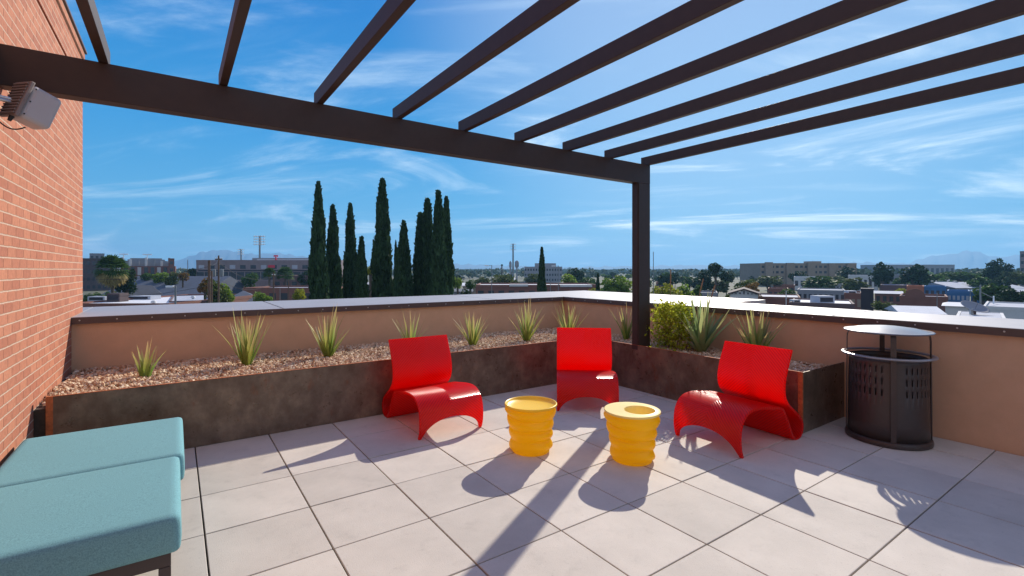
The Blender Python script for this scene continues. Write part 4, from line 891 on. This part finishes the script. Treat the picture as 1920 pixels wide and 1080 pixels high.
main=[(240,503,42,118,'dark','dark round tree tucked beside the shaggy palm'),(184,543,60,124,'green','low hedge-like tree in front of the slate roof, far left'),(222,545,30,128,'olive','low olive bushy tree left of the dark hip roof'),
(300,506,26,170,'bright','bright green tree behind the slate roof ridge, middle one'),(275,508,22,172,'green','green tree behind the slate roof ridge, left one'),(325,508,30,168,'olive','olive tree behind the slate roof ridge, right one'),(343,508,18,165,'rust','rusty brown tree behind the right end of the slate roof'),
(360,500,18,230,'dark','dark tree at the left corner of the campus building'),(405,521,52,88,'olive','large olive tree behind the transformer pole'),(385,519,28,95,'rust','reddish leafed tree touching the thick wooden pole'),(422,530,34,90,'bright','bright leafed tree right of the transformer pole'),
(492,541,34,104,'bright','bright lime round tree beside the pyramid roof'),(415,556,26,92,'rust','orange leafed low tree by the pyramid roof'),(561,540,24,100,'yellow','yellow leafed slender tree left of the first cypress'),
(470,506,30,185,'green','green tree before the campus building, near the big mast'),(574,506,34,190,'dark','dark tree before the campus building beside the first cypress'),
(695,496,22,85,'yellow','bright yellow tree glowing between two cypresses'),(641,540,18,90,'yellow','low yellow green tree between the second and third cypress'),(738,538,16,88,'yellow','low yellow green tree right of the tallest cypress'),
(858,516,22,120,'bright','bright narrow tree touching the right end of the cypress row'),(882,523,20,110,'green','small round green tree right of the cypress row'),(870,540,34,100,'dark','dark low tree right of the cypress row'),
(945,513,58,190,'olive','wide pale green mesquite tree below the slender mast'),(905,518,34,200,'olive','olive tree left of the wide mesquite'),(1000,512,36,260,'olive','olive tree left of the lone cypress'),
(1078,500,34,230,'dark','dark tree with ragged top right of the grey office block'),(1068,512,48,180,'bright','bright green tree right of the lone cypress'),(1098,520,30,200,'green','green tree between the ragged one and the small cypress'),
(1155,514,72,130,'bright','broad yellow green tree just left of the pergola post'),(1110,538,30,125,'yellow','low yellow tree beside the small cypress'),
(1245,528,60,100,'yellow','broad yellow green tree just right of the pergola post'),(1285,531,40,102,'bright','bright tree right of the yellow green one'),(1308,533,22,104,'green','small dark green tree at the end of the bright trees'),
(1341,488,30,180,'dark','tall dark double topped tree left of the olive gold tree'),(1322,505,36,185,'dark','dark bushy tree left of the tall double topped one'),(1362,506,26,190,'dark','dark tree right of the tall double topped one'),
(1395,522,68,125,'olive','olive gold spreading tree behind the white gabled building'),(1408,527,50,118,'rust','rust tinged tree behind the white gabled building'),(1473,540,42,135,'green','dark green round tree before the grey workshop'),
(1440,516,50,230,'olive','olive tree under the left end of the apartment block'),(1530,516,80,200,'green','wide green tree under the middle of the apartment block'),(1600,519,56,190,'olive','olive tree right of the apartment block'),(1497,507,34,280,'dark','dark tree before the apartment block'),
(1655,489,44,215,'dark','big dark round tree with tall crown, left of two'),(1715,493,60,200,'dark','big dark broad tree, right of two'),(1592,499,40,300,'dark','dark tree at the right end of the apartment block'),
(1666,560,52,98,'olive','yellow olive tree in front of the dark brick storefront'),(1690,540,24,160,'yellow','small yellow green tree by the orange shop'),(1863,483,44,230,'dark','tall ragged dark tree below the right mountain'),(1886,490,34,235,'dark','dark tree right of the ragged tall one'),
(1860,530,60,120,'green','large green roadside tree by the traffic pole'),(1893,537,50,112,'dark','dark roadside tree near the right edge'),(1905,507,50,220,'olive','olive tree near the right edge'),(1800,505,60,260,'green','green tree behind the teal shop'),(1752,510,50,240,'green','green tree above the blue shop')]
for px,yt,wp,D,k,lb in main: tree(px,yt,wp*1.1,D,k,lb)
random.seed(11)
kinds=['dark','green','olive','olive','green','dark','bright']
cn={'dark':'dark green','green':'mid green','olive':'pale olive','bright':'lime green'}
def lab2(px,k):
    w=next((m[2] for m in marks if m[0]<=px<m[1]),marks[-1][2]); return (cn[k]+' tree in the distant belt '+w, cn[k]+' trees '+w)
for i in range(165):
    D=random.uniform(170,620)**1.0; px=random.choice([random.uniform(840,1930),random.uniform(1200,1930),random.uniform(150,600)]); 
    yt=max(499 if px>600 else 506,505.6+ (11-random.uniform(6,10.5))*905/D*random.uniform(.8,1)); 
    if px<600 and D<250: D+=150
    kinds_=[random.choice(kinds)]
    if 975<px<1060 and D<420: D=440
    if 1426<px<1606 and D<335: yt=max(yt,515)
    tree(px,yt,wpx(1,1)*0+905/D*random.uniform(6,12),D,kinds_[0],*lab2(px,kinds_[0]),far=True)
# far wood: one mass out to the horizon
n=2600; D=rng.uniform(560,5200,n)**1.0; a=rng.uniform(R(-55),R(55),n); P_=np.stack([CAM.x+D*np.sin(YAW+a),CAM.y+D*np.cos(YAW+a),np.full(n,GZ)],1)
V=[];h=rng.uniform(7,13,n); r_=rng.uniform(5,11,n)*(1+D/2500)
L=62; d=rng.normal(size=(n,L,3)); d/=np.linalg.norm(d,axis=2)[...,None]; Q=P_[:,None,:]+d*np.stack([r_,r_,h*.45],1)[:,None,:]; Q[...,2]+=(h*.55)[:,None]
VV,FF=leafquads(Q.reshape(-1,3),1.0); s=np.repeat(r_,L)*.36; VV=(VV.reshape(-1,4,3)-Q.reshape(-1,1,3))*s[:,None,None]+Q.reshape(-1,1,3)
M['f_far']=mat('far_wood_foliage',(.07,.10,.04),.8,col2=(.11,.13,.055),nscale=.01,island=.4)
tag(link('distant_wood',npmesh('distant_wood',VV.reshape(-1,3),FF),None,M['f_far']),'far off green mass of trees reaching the horizon','trees',kind='stuff')
# ================================================================== haze
hm=bpy.data.materials.new('haze'); hm.use_nodes=True; hn=hm.node_tree.nodes; hn.clear(); ho=hn.new('ShaderNodeOutputMaterial'); hv=hn.new('ShaderNodeVolumePrincipled')
hv.inputs['Color'].default_value=(.30,.62,.98,1); hv.inputs['Density'].default_value=.00016; hv.inputs['Anisotropy'].default_value=.2
hm.node_tree.links.new(hv.outputs[0],ho.inputs['Volume'])
o=MB().box(-9000,9100,-3200,9100,GZ-1,330).build('haze',hm); tag(o,'pale blue haze lying over the far town','haze',kind='stuff')
